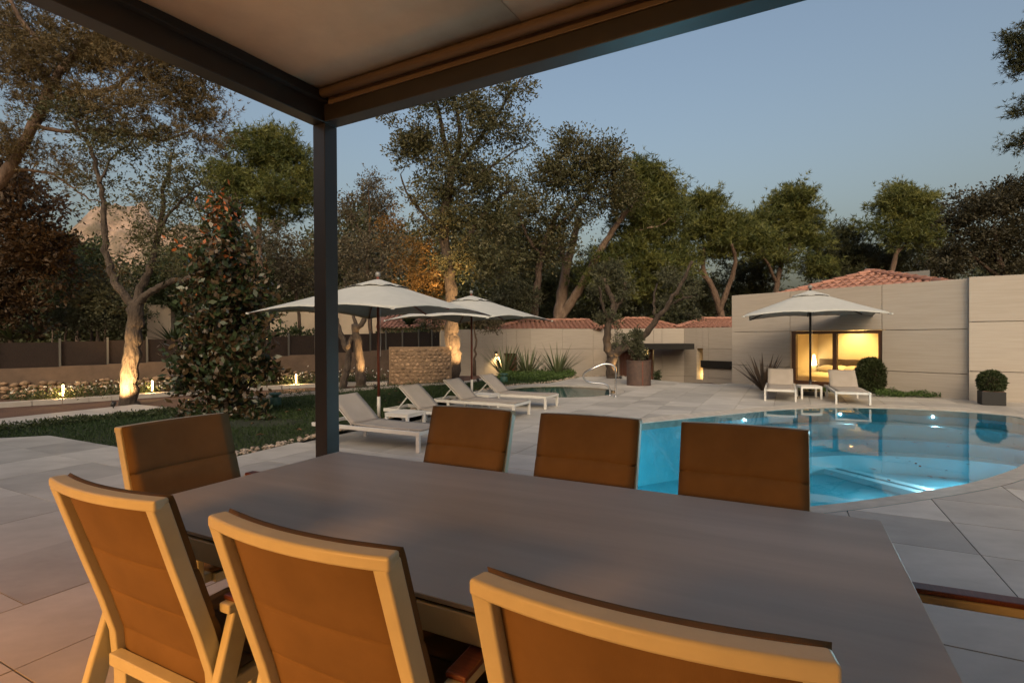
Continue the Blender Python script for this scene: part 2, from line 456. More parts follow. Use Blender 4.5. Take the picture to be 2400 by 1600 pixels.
# ================================================================== GROUND
def gz(x, y):
    t = max(0.0, min(1.0, (y - 18.2) / 1.2)) if x > 0 else max(0.0, min(1.0, (y - 19.5) / 3.0))
    if x > 3.9: t = max(t, max(0.0, min(1.0, (y - (16.9 - max(0, (x - 4.4)) * 0.55)) / 0.5)))
    t = t * t * (3 - 2 * t)
    return -0.035 - t * 1.1
xs = [-900, -300, -100, -45] + list(np.arange(-24, 24.01, 0.5)) + [45, 100, 300, 900]
ys = [-300, -60, -20] + list(np.arange(-8, 40.01, 0.5)) + [60, 110, 300, 1500]
gv = [(x, y, gz(x, y)) for y in ys for x in xs]
gf = []
nx = len(xs)
pool_big = offset_poly(pool, 0.05); spa_big = offset_poly(spa, 0.05)
roomA = WA + Vector((wd.y, -wd.x)) * -0.1
for j in range(len(ys) - 1):
    for i in range(nx - 1):
        cs = [(xs[i + a], ys[j + b]) for a in (0, 1) for b in (0, 1)] + [((xs[i] + xs[i + 1]) / 2, (ys[j] + ys[j + 1]) / 2)]
        if xs[i + 1] - xs[i] < 1 and ys[j + 1] - ys[j] < 1:
            if any(inside(pool_big, *c) or inside(spa_big, *c) for c in cs): continue
            rel = [Vector(c) - WA for c in cs]
            if any(-0.3 < r.dot(wd) < 5.8 and 0.1 < r.dot(Vector((-wd.y, wd.x))) < 6.2 for r in rel): continue
        gf.append((j * nx + i, j * nx + i + 1, (j + 1) * nx + i + 1, (j + 1) * nx + i))
g = mesh_np('ground', gv, gf, 'earth'); tag(g, kind='structure')

# ------------------------------------------------------------------ paved deck: tiles as single pieces
deck = empty('paved_deck'); tag(deck, kind='structure')
def clip_tile(quad, test, cutters):
    """triangles of a quad that pass test(centroid), cut exactly along the cutter outlines"""
    xs_ = [p[0] for p in quad]; ys_ = [p[1] for p in quad]
    x0, x1, y0, y1 = min(xs_) - .4, max(xs_) + .4, min(ys_) - .4, max(ys_) + .4
    vs_ = [Vector((p[0], p[1])) for p in quad]; es = [(0, 1), (1, 2), (2, 3), (3, 0)]
    for poly in cutters:
        n = len(poly)
        for i in range(n):
            a, b = Vector((poly[i][0], poly[i][1])), Vector((poly[(i + 1) % n][0], poly[(i + 1) % n][1]))
            if max(a.x, b.x) < x0 or min(a.x, b.x) > x1 or max(a.y, b.y) < y0 or min(a.y, b.y) > y1: continue
            k = len(vs_); vs_ += [a, b]; es.append((k, k + 1))
    ov, oe, of, _, _, _ = delaunay_2d_cdt(vs_, es, [], 0, 1e-5)
    out = []
    for t in of:
        c = sum((ov[i] for i in t), Vector((0, 0))) / len(t)
        if inside(quad, c.x, c.y) and test(c.x, c.y): out.append(t)
    return ov, out
def deck_ok(x, y):
    return inside(deckpoly, x, y) and not in_hole(x, y)
tiles = []; bed = MB()
def lay(a0, a1, b0, b1, gap, okab):
    q = [W(a0, b0), W(a1, b0), W(a1, b1), W(a0, b1)]
    c = W((a0 + a1) / 2, (b0 + b1) / 2)
    if c.y < -2.2 or c.x < -13 or c.x > 16: return
    corners = [deck_ok(p.x, p.y) for p in q] + [deck_ok(*(q[i] * .5 + q[(i + 1) % 4] * .5).xy) for i in range(4)]
    if not any(corners) and not deck_ok(c.x, c.y): return
    hh = gap / 2
    qi = [W(a0 + hh, b0 + hh), W(a1 - hh, b0 + hh), W(a1 - hh, b1 - hh), W(a0 + hh, b1 - hh)]
    d = CAMR.transposed() @ (c - Vector((0, 0, H)))
    seen = d.z < -0.3 and abs(d.x / -d.z) < 1.05 and d.y / -d.z > -0.75
    area = (a1 - a0) * (b1 - b0) / max(0.5, c.length) ** 3 if seen else 0
    if all(corners):
        tiles.append((area, 'full', (a0, a1, b0, b1, gap), None))
        bed.add([(p.x, p.y, -0.012) for p in q], [(0, 1, 2, 3)])
    else:
        ov, tr = clip_tile(q, deck_ok, [deckpoly, pool_out, spa_out])
        if tr: bed.add([(p.x, p.y, -0.012) for p in ov], tr)
        ov, tr = clip_tile(qi, deck_ok, [deckpoly, pool_out, spa_out])
        if tr: tiles.append((area * 0.6, 'cut', (ov, tr), None))
for i in range(-20, 30):
    for j in range(-10, 40):
        a0, b0 = 1.06 + 0.65 * i, 3.59 + 0.652 * j
        if a0 < -3.6 and b0 < 4.9 : continue
        if a0 < -4.9 and b0 < 6.8: continue
        lay(a0, a0 + 0.65, b0, b0 + 0.652, 0.008, None)
LA = 1.06 - 0.65 * 7                      # left edge of the small tiles
for i in range(12):
    for j in range(-5, 7):
        a1, b0 = LA - 0.84 * i, 4.894 - 0.91 * (j + 1)
        lay(a1 - 0.84, a1, b0, b0 + 0.91, 0.005, None)
for i in range(8):
    for j in range(3):
        a1, b0 = 1.06 - 0.65 * 9 - 0.84 * i, 4.894 + 0.652 * j
        lay(a1 - 0.84, a1, b0, b0 + 0.652, 0.005, None)
tiles.sort(key=lambda t: -t[0])
tile_me = MB().b2((-.5, -.5, -0.02), (.5, .5, 0)).build('tile', 'paver').data
bpy.data.objects.remove(bpy.data.objects['tile'])
rest = MB()
for k, (ar, kind, dat, _) in enumerate(tiles):
    if kind == 'full':
        a0, a1, b0, b1, gp = dat
        c = W((a0 + a1) / 2, (b0 + b1) / 2)
        dz = random.uniform(-0.0012, 0.0012)
        if k < 300 and ar > 0:
            o = link(bpy.data.objects.new('tile', tile_me), deck)
            o.location = (c.x, c.y, dz); o.rotation_euler = (0, 0, ANG_U); o.scale = (a1 - a0 - gp, b1 - b0 - gp, 1)
        else:
            rest.box((c.x, c.y, -0.01 + dz), (a1 - a0 - gp, b1 - b0 - gp, 0.02), ANG_U)
    else:
        ov, tr = dat
        m = MB() if (k < 300 and ar > 0) else rest
        cnt = {}
        for t in tr:
            for i in range(len(t)):
                e = (t[i], t[(i + 1) % len(t)]); cnt[e] = 1
        nv = len(ov)
        sides = [(e[0], e[0] + nv, e[1] + nv, e[1]) for e in cnt if (e[1], e[0]) not in cnt]
        m.add([(p.x, p.y, 0) for p in ov] + [(p.x, p.y, -0.02) for p in ov], [tuple(t) for t in tr] + sides)
        if m is not rest: m.build('tile', 'paver', deck)
o = rest.build('far_tiles', 'paver', deck); o['kind'] = 'stuff'
bed.build('grout_bed', 'grout', deck)

def ring(name, inner, outer, z_in, z_out, mname, parent, depth=0.04):
    n = len(inner); m = MB()
    vs_ = [(p.x, p.y, z_in) for p in inner] + [(p.x, p.y, z_out) for p in outer] + [(p.x, p.y, z_in - depth) for p in inner]
    m.add(vs_, [(i, n + i, n + (i + 1) % n, (i + 1) % n) for i in range(n)] + [(i, (i + 1) % n, 2 * n + (i + 1) % n, 2 * n + i) for i in range(n)])
    return m.build(name, mname, parent)
def sheet(name, poly, z, mname, parent=None):
    m = MB(); m.add([(p[0], p[1], z) for p in poly], [tuple(range(len(poly)))])
    return m.build(name, mname, parent)

# ------------------------------------------------------------------ swimming pool
pl = empty('swimming_pool'); tag(pl, 'large curved swimming pool with turquoise water and lit steps', 'swimming pool')
cp_in = offset_poly(pool, 0.0); cp_out = offset_poly(pool, 0.232)
cp = ring('coping', cp_in, cp_out, -0.030, -0.001, 'coping', pl, 0.12)
ZF = -1.05
inner = offset_poly(pool, 0.01)
m = MB(); n = len(inner)
m.add([(p.x, p.y, -0.05) for p in inner] + [(p.x, p.y, ZF) for p in inner],
      [(i, n + i, n + (i + 1) % n, (i + 1) % n) for i in range(n)] + [tuple(range(n, 2 * n))])
m.build('basin', 'pool_tile', pl)
# steps along the far edge: slabs cut from shrunken outlines
def far_part(poly):
    return [p for p in poly]
for k, (d, z) in enumerate(((-0.35, -0.30), (-0.70, -0.52), (-1.05, -0.74))):
    # crescent between the outline and a shifted copy, only on the far right side
    pts_o = [p for p in offset_poly(pool, -0.005)]
    sel = [i for i in range(n) if pts_o[i].x > 4.6 and pts_o[i].y > 8.9 - (pts_o[i].x - 4.6) * 0.05]
    inn = [pts_o[i] + Vector((-0.35, -1.0)).normalized() * (-d) for i in sel]
    out_ = [pts_o[i] for i in sel]
    poly = out_ + inn[::-1]
    mm = MB(); q = len(sel)
    mm.add([(p.x, p.y, z) for p in out_] + [(p.x, p.y, z) for p in inn] + [(p.x, p.y, ZF) for p in inn],
           [(i, i + 1, q + i + 1, q + i) for i in range(q - 1)] + [(q + i, q + i + 1, 2 * q + i + 1, 2 * q + i) for i in range(q - 1)])
    mm.build('step', 'pool_pale' if k % 2 == 0 else 'pool_tile', pl)
# submerged bench with a double pale line
b0, b1 = G(1870, 1085, -1.0), G(2160, 1160, -1.0)
dirb = (b1 - b0).normalized(); nb = Vector((-dirb.y, dirb.x, 0))
for off in (0.0, 0.26):
    mm = MB(); a = b0 - dirb * 1.2 + nb * off; bb = b1 + dirb * 0.1 + nb * off
    mm.sweep([a, bb], 0.16, 0.09, nb); mm.build('ledge', 'pool_pale', pl)
wt = sheet('water', offset_poly(pool, 0.012), -0.038, 'water', pl)
for q, pw in [(G(1743, 983, -.16), 6.5), (G(2017, 983, -.16), 6.8), (G(2211, 994, -.16), 6.8), (Vector((1.32, 8.02, -.6)), 22), (Vector((.75, 7.0, -.6)), 18), (Vector((1.1, 4.5, -.6)), 24), (Vector((8.2, 8.35, -.5)), 6.9)]:  # entries given as plain coordinates are unseen lamps, added to brighten the water
    c = min(range(n), key=lambda i: (inner[i] - q.xy).length)
    t = (inner[(c + 1) % n] - inner[c - 1]).normalized(); nn = Vector((t.y, -t.x, 0))
    q = Vector((inner[c].x, inner[c].y, q.z)) - nn * 0.02
    m = MB(); M3 = nn.to_track_quat('Z', 'Y').to_matrix()
    m.lathe([(0.0, 0.012), (0.02, 0.01), (0.025, 0.0)], n=16); m.v = [tuple(Vector(q) + M3 @ Vector((v[0], v[1], -v[2]))) for v in m.v]
    o = m.build('pool_lamp_and_fill', 'glow_pool', pl)
    if pw == 6.9: spot_light('pool_lamp_and_fill_light', q - nn * .05, Vector((3.6, 6.2, -.75)), 330, (0.75, 0.93, 1.0), 120, .9, .05, pl)  # added lamp out of view, fills the right half of the pool
    elif pw < 7: spot_light('pool_lamp_and_fill_light', q - nn * .05, q - nn * 1.0 + Vector((0, 0, -.02)), pw * 38, (0.75, 0.93, 1.0), 62, .9, .03, pl)
    else: point_light('pool_lamp_and_fill_light', q - nn * 1.0 + Vector((0, 0, -.15)), pw, (0.75, 0.93, 1.0), .1, pl)  # added fill light, set well inside the pool away from its lens
    m = MB(); m.lathe([(0.026, 0.0), (0.045, 0.004), (0.045, 0.02)], n=16); m.v = [tuple(Vector(q) + M3 @ Vector((v[0], v[1], -v[2]))) for v in m.v]
    m.build('lamp_ring', 'steel', o)
for px, py in ((1600, 1090), (1530, 1010)):
    pass
# debris floating on the water
fl = MB()
for k in range(26):
    a = random.uniform(0, 6.28); q = G(random.uniform(1900, 2390), random.uniform(1010, 1130), -0.034)
    if not inside(pool, q.x, q.y): continue
    l = random.uniform(0.015, 0.045)
    fl.add([(q.x + math.cos(a + s) * l * r_, q.y + math.sin(a + s) * l * r_, -0.033 + 0.003 * (i % 2)) for i, (s, r_) in enumerate(((0, 1), (1.57, .35), (3.14, 1), (4.7, .35)))], [(0, 1, 2, 3)])
o = fl.build('floating_leaves', 'dry_leaf'); tag(o, 'small dry leaves floating on the pool water', kind='stuff')

# ------------------------------------------------------------------ whirlpool
sp = empty('round_whirlpool'); tag(sp, 'small round whirlpool with still water beside the steel handrail', 'whirlpool')
ring('coping', spa, offset_poly(spa, 0.212), -0.02, -0.001, 'coping', sp, 0.06)
m = MB(); si = offset_poly(spa, 0.005); n2 = len(si)
m.add([(p.x, p.y, -0.04) for p in si] + [(p.x, p.y, -0.8) for p in si], [(i, n2 + i, n2 + (i + 1) % n2, (i + 1) % n2) for i in range(n2)] + [tuple(range(n2, 2 * n2))])
m.build('basin', 'spa_tile', sp)
bi = offset_poly(spa, -0.4)
m = MB(); m.add([(p.x, p.y, -0.42) for p in si] + [(p.x, p.y, -0.42) for p in bi] + [(p.x, p.y, -0.8) for p in bi],
      [(i, (i + 1) % n2, n2 + (i + 1) % n2, n2 + i) for i in range(n2)] + [(n2 + i, n2 + (i + 1) % n2, 2 * n2 + (i + 1) % n2, 2 * n2 + i) for i in range(n2)])
m.build('bench', 'spa_tile', sp)
sheet('water', offset_poly(spa, 0.006), -0.03, 'spa_water', sp)
hr = empty('handrail', G(1440, 928)); tag(hr, 'bent polished steel handrail at the round whirlpool', 'handrail')
Dh = G(1440, 929).y
hp = [P(1050 + x / 3.36, 600 + y / 3.36, Dh + (0.25 if i < 7 else 0.0) * (1 - i / 9)) for i, (x, y) in enumerate(((1275, 1103), (1270, 1040), (1230, 1008), (1120, 995), (1080, 975),
      (1066, 945), (1080, 915), (1140, 885), (1220, 852), (1280, 853), (1308, 872), (1320, 910), (1320, 1000), (1320, 1106)))]
hp[0].z = 0.0; hp[-1].z = 0.0
m = MB(); m.tube(smooth_open(hp, 5), 0.021, 10); o = m.build('rail', 'steel', hr, True); o.matrix_parent_inverse = Matrix.Translation(-hr.location)
for p in (hp[0], hp[-1]):
    m = MB(); m.lathe([(0.0, 0.014), (0.03, 0.014), (0.045, 0.004), (0.045, 0.0)], (p.x, p.y, 0.002), 16); o = m.build('flange', 'steel', hr, True)
    o.matrix_parent_inverse = Matrix.Translation(-hr.location)

# ------------------------------------------------------------------ lawn, path, kerb
lawnpoly = [(-14, 5.0), (-6.6, 7.55)] + border + [(1.9, 18.6), (-0.5, 18.3), (-1.2, 16.6), (-2.6, 15.2), (-4.3, 13.5), (-5.9, 11.8), (-6.75, 10.4), (-8.05, 8.29), (-10.5, 4.2)]
# lawn boundary must not cross itself: drop the far-left deck corner
lawnpoly = [(-9.9, 6.4), (-6.6, 7.55)] + border + [(1.9, 18.6), (-0.5, 18.3), (-1.2, 16.6), (-2.6, 15.2), (-4.3, 13.5), (-5.9, 11.8), (-6.75, 10.4), (-8.05, 8.29)]
bmv, tr = clip_tile([(-15, 0), (6, 0), (6, 22), (-15, 22)], lambda x, y: inside(lawnpoly, x, y), [lawnpoly])
m = MB(); m.add([(p.x, p.y, -0.012) for p in bmv], tr); lw = m.build('lawn', 'lawn'); tag(lw, kind='structure')
bare = [(G(590, 990).xy, 0.9, 0.45), (G(1190, 915).xy, 1.0, 0.45), (G(520, 968).xy, 0.8, 0.4)]
pts = rng.uniform((-10, 5.5), (2.5, 18.7), (330000, 2))
msk = np.array([inside(lawnpoly, x, y) for x, y in pts[:, :]]) if False else None
# vectorised point in polygon
def inside_np(poly, p):
    x, y = p[:, 0], p[:, 1]; r = np.zeros(len(p), bool); n_ = len(poly); j = n_ - 1
    for i in range(n_):
        xi, yi, xj, yj = poly[i][0], poly[i][1], poly[j][0], poly[j][1]
        if yi != yj:
            r ^= ((yi > y) != (yj > y)) & (x < (xj - xi) * (y - yi) / (yj - yi) + xi)
        j = i
    return r
keep = inside_np(lawnpoly, pts)
for c, ra, rb in bare:
    q = ((pts - np.array(c)) / np.array((ra, rb)))
    dd = (q ** 2).sum(1)
    keep &= ~((dd < 1) & (rng.random(len(pts)) > dd * 0.5))
keep &= rng.random(len(pts)) < np.clip(9.0 / pts[:, 1], 0, 1) ** 1.3
pts = pts[keep]
nb_ = len(pts); ang = rng.uniform(0, 6.28, nb_); hgt = rng.uniform(0.02, 0.05, nb_); wid = rng.uniform(0.003, 0.006, nb_) * np.clip(pts[:, 1] / 7, 1, 2)
dx, dy = np.cos(ang), np.sin(ang)
lean = rng.normal(0, 0.02, (nb_, 2))
v = np.zeros((nb_, 3, 3), np.float32)
v[:, 0, 0] = pts[:, 0] - dx * wid; v[:, 0, 1] = pts[:, 1] - dy * wid; v[:, 0, 2] = -0.014
v[:, 1, 0] = pts[:, 0] + dx * wid; v[:, 1, 1] = pts[:, 1] + dy * wid; v[:, 1, 2] = -0.014
v[:, 2, :2] = pts + lean; v[:, 2, 2] = -0.012 + hgt
sh = np.repeat(np.clip(rng.normal(0.4, 0.25, nb_) + 0.25 * np.sin(pts[:, 0] * 1.7) * np.sin(pts[:, 1] * 1.3), 0, 1), 3)
o = mesh_np('grass', v.reshape(-1, 3), np.arange(nb_ * 3).reshape(-1, 3), 'grass_blade', shade=sh)
tag(o, 'short green lawn grass beside the loungers', kind='stuff')
# pale path in slabs
path = empty('garden_path'); tag(path, kind='structure')
slab = MB().b2((-.5, -.5, -0.03), (.5, .5, 0.015)).build('slab', 'path_stone').data
bpy.data.objects.remove(bpy.data.objects['slab'])
for k in range(9):
    c = W(-11.45, -1.9 + 0.95 * k)
    o = link(bpy.data.objects.new('slab', slab), path); o.location = c; o.rotation_euler = (0, 0, ANG_U); o.scale = (1.15, 0.94, 1)
kerbpts = [(-14.5, 7.6), (-11.6, 10.15), (-9.87, 11.62), (-8.68, 12.76), (-7.3, 14.05), (-6.09, 14.95), (-4.7, 15.6), (-3.7, 15.75)]
kp = smooth_open([Vector((x, y, 0.02)) for x, y in kerbpts], 4)
kb = empty('kerb'); tag(kb, kind='structure')
for i in range(len(kp) - 1):
    m = MB(); d = (kp[i + 1] - kp[i]); m.sweep([kp[i] + d * 0.008, kp[i + 1] - d * 0.008], 0.26, 0.10, Vector((-d.y, d.x, 0)).normalized())
    m.build('kerb_stone', 'path_stone', kb)
kp2 = smooth_open([Vector((x, y, 0.0)) for x, y in ((-6.3, 11.55), (-4.75, 13.35), (-3.2, 14.75), (-1.5, 15.95), (-0.9, 17.2))], 5)
for i in range(len(kp2) - 1):
    m = MB(); d = (kp2[i + 1] - kp2[i]); m.sweep([kp2[i] + d * 0.01, kp2[i + 1] - d * 0.01], 0.16, 0.09, Vector((-d.y, d.x, 0)).normalized())
    m.build('kerb_stone', 'path_stone', kb)

# pebbles along the deck edge
ico = bmesh.new(); bmesh.ops.create_icosphere(ico, subdivisions=1, radius=1.0)
IV = np.array([v_.co for v_ in ico.verts]); IF = np.array([[v_.index for v_ in f_.verts] for f_ in ico.faces]); ico.free()
def scatter_stones(name, centers, sizes, mname, flat=0.6, parent=None):
    vs_, fs_ = [], []
    for k, (c, s) in enumerate(zip(centers, sizes)):
        a = random.uniform(0, 6.28); sc = np.array((s * random.uniform(.8, 1.4), s * random.uniform(.7, 1.0), s * flat * random.uniform(.8, 1.2)))
        q = IV * (1 + rng.uniform(-.12, .12, (len(IV), 1))) * sc
        q = np.column_stack((q[:, 0] * math.cos(a) - q[:, 1] * math.sin(a), q[:, 0] * math.sin(a) + q[:, 1] * math.cos(a), q[:, 2]))
        vs_.append(q + np.array(c)); fs_.append(IF + k * len(IV))
    return mesh_np(name, np.concatenate(vs_), np.concatenate(fs_), mname, parent, smooth=True)
cs, ss = [], []
bl = [Vector((x, y)) for x, y in border] + [Vector((3.28, 18.4)), Vector((3.95, 18.25))]
for i in range(len(bl) - 1):
    L = (bl[i + 1] - bl[i]).length; t = (bl[i + 1] - bl[i]) / L; nn = Vector((-t.y, t.x))
    for k in range(int(L * (75 if i < 5 else 45))):
        p = bl[i] + t * random.uniform(0, L) + nn * (abs(random.gauss(0.0, 0.09)) + 0.02)
        cs.append((p.x, p.y, random.uniform(-0.01, 0.02))); ss.append(random.uniform(0.018, 0.042))
o = scatter_stones('pebbles', cs, ss, 'pebble'); tag(o, 'beige pebbles edging the lawn along the paving', kind='stuff')
# fallen leaves on the lawn
fl = MB()
for k in range(34):
    q = random.choice((G(random.uniform(400, 740), random.uniform(960, 1030)), G(random.uniform(900, 1060), random.uniform(915, 960))))
    a = random.uniform(0, 6.28); l = random.uniform(0.03, 0.07)
    fl.add([(q.x + math.cos(a + s) * l * r_, q.y + math.sin(a + s) * l * r_, 0.03 + 0.02 * (i % 2)) for i, (s, r_) in enumerate(((0, 1), (1.57, .5), (3.14, 1), (4.7, .5)))], [(0, 1, 2, 3)])
o = fl.build('fallen_leaves', 'dry_leaf'); tag(o, 'dry brown leaves scattered on the lawn', kind='stuff')
def settle(root, loc):
    """children were built in world coordinates: put the root at the thing's base without moving them"""
    loc = Vector(loc); root.location = loc
    for ch in root.children:
        ch.matrix_parent_inverse = Matrix.Translation(-loc)
    return root

# ================================================================== PERGOLA
PA = R(-28.7)                                  # pergola axes, measured like the terrace ones
pu = Vector((math.cos(PA), math.sin(PA), 0)); pv = Vector((-pu.y, pu.x, 0))
PC = P(764, 600, 3.62); PC.z = 0
ZB = 2.80
def Q(a, b, z): return PC + pu * a + pv * b + Vector((0, 0, z))
pg = empty('pergola'); tag(pg, 'dark metal pergola with beige fabric awning over the dining table', 'pergola')
def pbox(m, a0, a1, b0, b1, z0, z1):
    c = Q((a0 + a1) / 2, (b0 + b1) / 2, (z0 + z1) / 2)
    return m.box(c, (a1 - a0, b1 - b0, z1 - z0), PA)
LA_, LB_ = 6.2, 4.6
for a in (0, LA_):
    for b in (0, -LB_):
        m = pbox(MB(), a - .055, a + .055, b - .055, b + .055, 0, ZB - 0.001); m.build('post', 'dark_metal', pg, bevel=0.004)
        m = pbox(MB(), a - .075, a + .075, b - .075, b + .075, 0, 0.012); m.build('base_plate', 'dark_metal', pg)
pbox(MB(), -.057, .057, -LB_ - .057, .057, ZB, ZB + .19).build('side_beam', 'dark_metal', pg, bevel=0.004)
pbox(MB(), LA_ - .057, LA_ + .057, -LB_ - .057, .057, ZB, ZB + .19).build('side_beam', 'dark_metal', pg, bevel=0.004)
pbox(MB(), .058, LA_ - .058, -.057, .057, ZB + .002, ZB + .188).build('front_beam', 'dark_metal', pg, bevel=0.004)
pbox(MB(), .058, LA_ - .058, -LB_ - .05, -LB_ + .05, ZB + .002, ZB + .188).build('rear_beam', 'dark_metal', pg, bevel=0.004)
pbox(MB(), .060, .105, -LB_ + .06, -.06, ZB + .115, ZB + .175).build('guide_rail', 'black_slab', pg, bevel=0.003)
m = MB(); r0 = Q(.12, -.125, ZB + .15); r1 = Q(LA_ - .12, -.125, ZB + .15); m.tube([r0, r1], 0.030, 16); m.build('front_roller', 'awning_bar', pg, True)
pbox(MB(), .11, LA_ - .11, -.072, -.060, ZB + .10, ZB + .17).build('front_trim', 'awning_bar', pg, bevel=0.003)
# awning cloth in strips with stitched overlaps
wS = 1.5
for k in range(4):
    a0 = .062 + k * wS; a1 = min(a0 + wS + 0.02, LA_ - .06); nseg = 14
    m = MB(); vs_ = []
    for j in range(nseg + 1):
        b = -.06 - (LB_ - .13) * j / nseg
        sag = 0.03 * math.sin(math.pi * j / nseg) + 0.004 * math.sin(j * 1.9 + k)
        for a in (a0, (a0 + a1) / 2, a1):
            vs_.append(Q(a, b, ZB + .182 - sag + (0.003 if k % 2 else 0)))
    fs_ = [(j * 3 + i, j * 3 + i + 1, j * 3 + i + 4, j * 3 + i + 3) for j in range(nseg) for i in (0, 1)]
    m.add(vs_, fs_); o = m.build('awning_strip', 'awning', pg, True)
    sd = o.modifiers.new('thick', 'SOLIDIFY'); sd.thickness = 0.0015
for b in (-1.6, -3.2):
    pbox(MB(), .11, LA_ - .11, b - .02, b + .02, ZB + .182, ZB + .222).build('cloth_bar', 'awning_bar', pg)
settle(pg, PC)

# the house behind the photographer, its wall lamp lights the terrace
hw = empty('villa_wall'); tag(hw, 'stone clad villa wall closing the terrace behind the pergola', 'wall')
HB = -3.3
for k in range(12):
    for j, (z0, z1) in enumerate(((0, 1.15), (1.158, 2.3), (2.308, 3.4), (3.408, 4.5))):
        a0 = -12.0 + k * 1.8
        c = W(a0 + .9, HB, (z0 + z1) / 2)
        MB().box(c, (1.79, .2, z1 - z0), ANG_U).build('panel', 'stone_panel', hw)
settle(hw, W(0, HB))
def wall_sconce(a, z, e, label):
    """long bar-shaped wall lamp: light falls mostly downwards, a little goes up"""
    t = empty('wall_lamp'); tag(t, label, 'wall lamp', 'bar lamps on the villa wall')
    c = W(a, HB + .10, z)
    MB().box(c + W(0, .015), (1.7, .03, .12), ANG_U).build('back_plate', 'dark_metal', t)
    MB().box(c + W(0, .08), (1.6, .10, .06), ANG_U).build('lamp_shade', 'shade_lamp', t)
    for k in range(4):
        q_ = c + W(-.6 + .4 * k, .20, -.06); spot_light('lamp_light', q_, q_ + W(.08, .50, -1.0), e / 4, (1.0, 0.40, 0.085), 120, 0.8, 0.22, t)
    q_ = c + W(0, .20, .08); spot_light('up_light', q_, q_ + W(.0, .9, 1.0), e * .45, (1.0, 0.46, 0.13), 120, 0.8, 0.2, t)  # upward spot added to brighten the awning cloth
    return settle(t, c)
wall_sconce(-5.2, 2.15, 420, 'warm wall lamp farther left on the villa wall behind the table')
wall_sconce(-1.9, 2.15, 1120, 'warm wall lamp nearer the table on the villa wall')

# ================================================================== DINING TABLE
TZ = 0.78
tb = empty('dining_table', W(-0.895, 1.49), ANG_U)
tag(tb, 'long dark grey ceramic topped dining table under the pergola', 'table')
L2, W2 = 1.155, 0.52
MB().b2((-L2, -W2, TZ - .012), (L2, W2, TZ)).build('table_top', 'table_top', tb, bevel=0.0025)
MB().b2((-L2 + .012, -W2 + .012, TZ - .020), (L2 - .012, W2 - .012, TZ - .0125)).build('glass_backing', 'black_slab', tb)
for s in (-1, 1):
    MB().b2((-L2 + .075, s * (W2 - .02) - .018, TZ - .085), (L2 - .075, s * (W2 - .02) + .018, TZ - .021)).build('apron', 'sand_frame', tb, bevel=0.004)
    MB().b2((s * (L2 - .02) - .018, -W2 + .075, TZ - .085), (s * (L2 - .02) + .018, W2 - .075, TZ - .021)).build('apron', 'sand_frame', tb, bevel=0.004)
    for s2 in (-1, 1):
        MB().b2((s * (L2 - .038) - .037, s2 * (W2 - .038) - .037, 0), (s * (L2 - .038) + .037, s2 * (W2 - .038) + .037, TZ - .021)).build('leg', 'sand_frame', tb, bevel=0.005)

# ================================================================== DINING CHAIRS
def cushion(path_fn, n_rows, x_half_f, x_half_b, seams, th=0.011, depth_b=0.006, f_off=0.004):
    """quilted sling: path_fn(t)->(centre, normal); seams at given t"""
    nxs = 11; m = MB(); F = []; B = []
    ts = sorted(set([i / n_rows for i in range(n_rows + 1)] + [min(1, max(0, s + d)) for s in seams for d in (-.012, 0, .012)]))
    for t in ts:
        c, nrm, bow = path_fn(t)
        d = min([abs(t - s) for s in seams] + [t + .02, 1.02 - t])
        bul = th * min(1.0, d / 0.05) ** 0.5 
        dip = 0.004 if d < 0.002 else 0.0
        rf, rb = [], []
        for i in range(nxs):
            u = -1 + 2 * i / (nxs - 1)
            e = min(1.0, (1 - abs(u)) / 0.12) ** 0.5
            yo = bow * (1 - u * u)
            rf.append(Vector((u * x_half_f, c.y, c.z)) + nrm * (bul * (0.35 + 0.65 * e) - dip * (1.0 if abs(u) < .9 else 0.0) + f_off + (0.003 if abs(u) > .9 else 0.0)) + Vector((0, -yo, 0)))
            rb.append(Vector((u * x_half_b, c.y, c.z)) - nrm * (depth_b + (bul - dip) * 0.6 * e) + Vector((0, -yo, 0)))
        F.append(rf); B.append(rb)
    nr = len(ts); vs_ = [p for r_ in F for p in r_] + [p for r_ in B for p in r_]; o_ = nr * nxs; fs_ = []
    for j in range(nr - 1):
        for i in range(nxs - 1):
            a = j * nxs + i
            fs_.append((a, a + 1, a + nxs + 1, a + nxs)); fs_.append((o_ + a, o_ + a + nxs, o_ + a + nxs + 1, o_ + a + 1))
        fs_.append((j * nxs, j * nxs + nxs, o_ + j * nxs + nxs, o_ + j * nxs))
        k = j * nxs + nxs - 1
        fs_.append((k, o_ + k, o_ + k + nxs, k + nxs))
    for i in range(nxs - 1):
        fs_.append((i, o_ + i, o_ + i + 1, i + 1)); a = (nr - 1) * nxs + i; fs_.append((a, a + 1, o_ + a + 1, o_ + a))
    return m.add(vs_, fs_)
BACK = [Vector((0, -0.375, 0.965)), Vector((0, -0.325, 0.80)), Vector((0, -0.262, 0.60)), Vector((0, -0.232, 0.49)), Vector((0, -0.225, 0.40))]
def back_pt(t):
    seg = [(BACK[i + 1] - BACK[i]).length for i in range(4)]; L = sum(seg) * t
    for i in range(4):
        if L <= seg[i] or i == 3:
            d = (BACK[i + 1] - BACK[i]).normalized(); return BACK[i] + d * L, Vector((0, -d.z, d.y)).normalized()
        L -= seg[i]
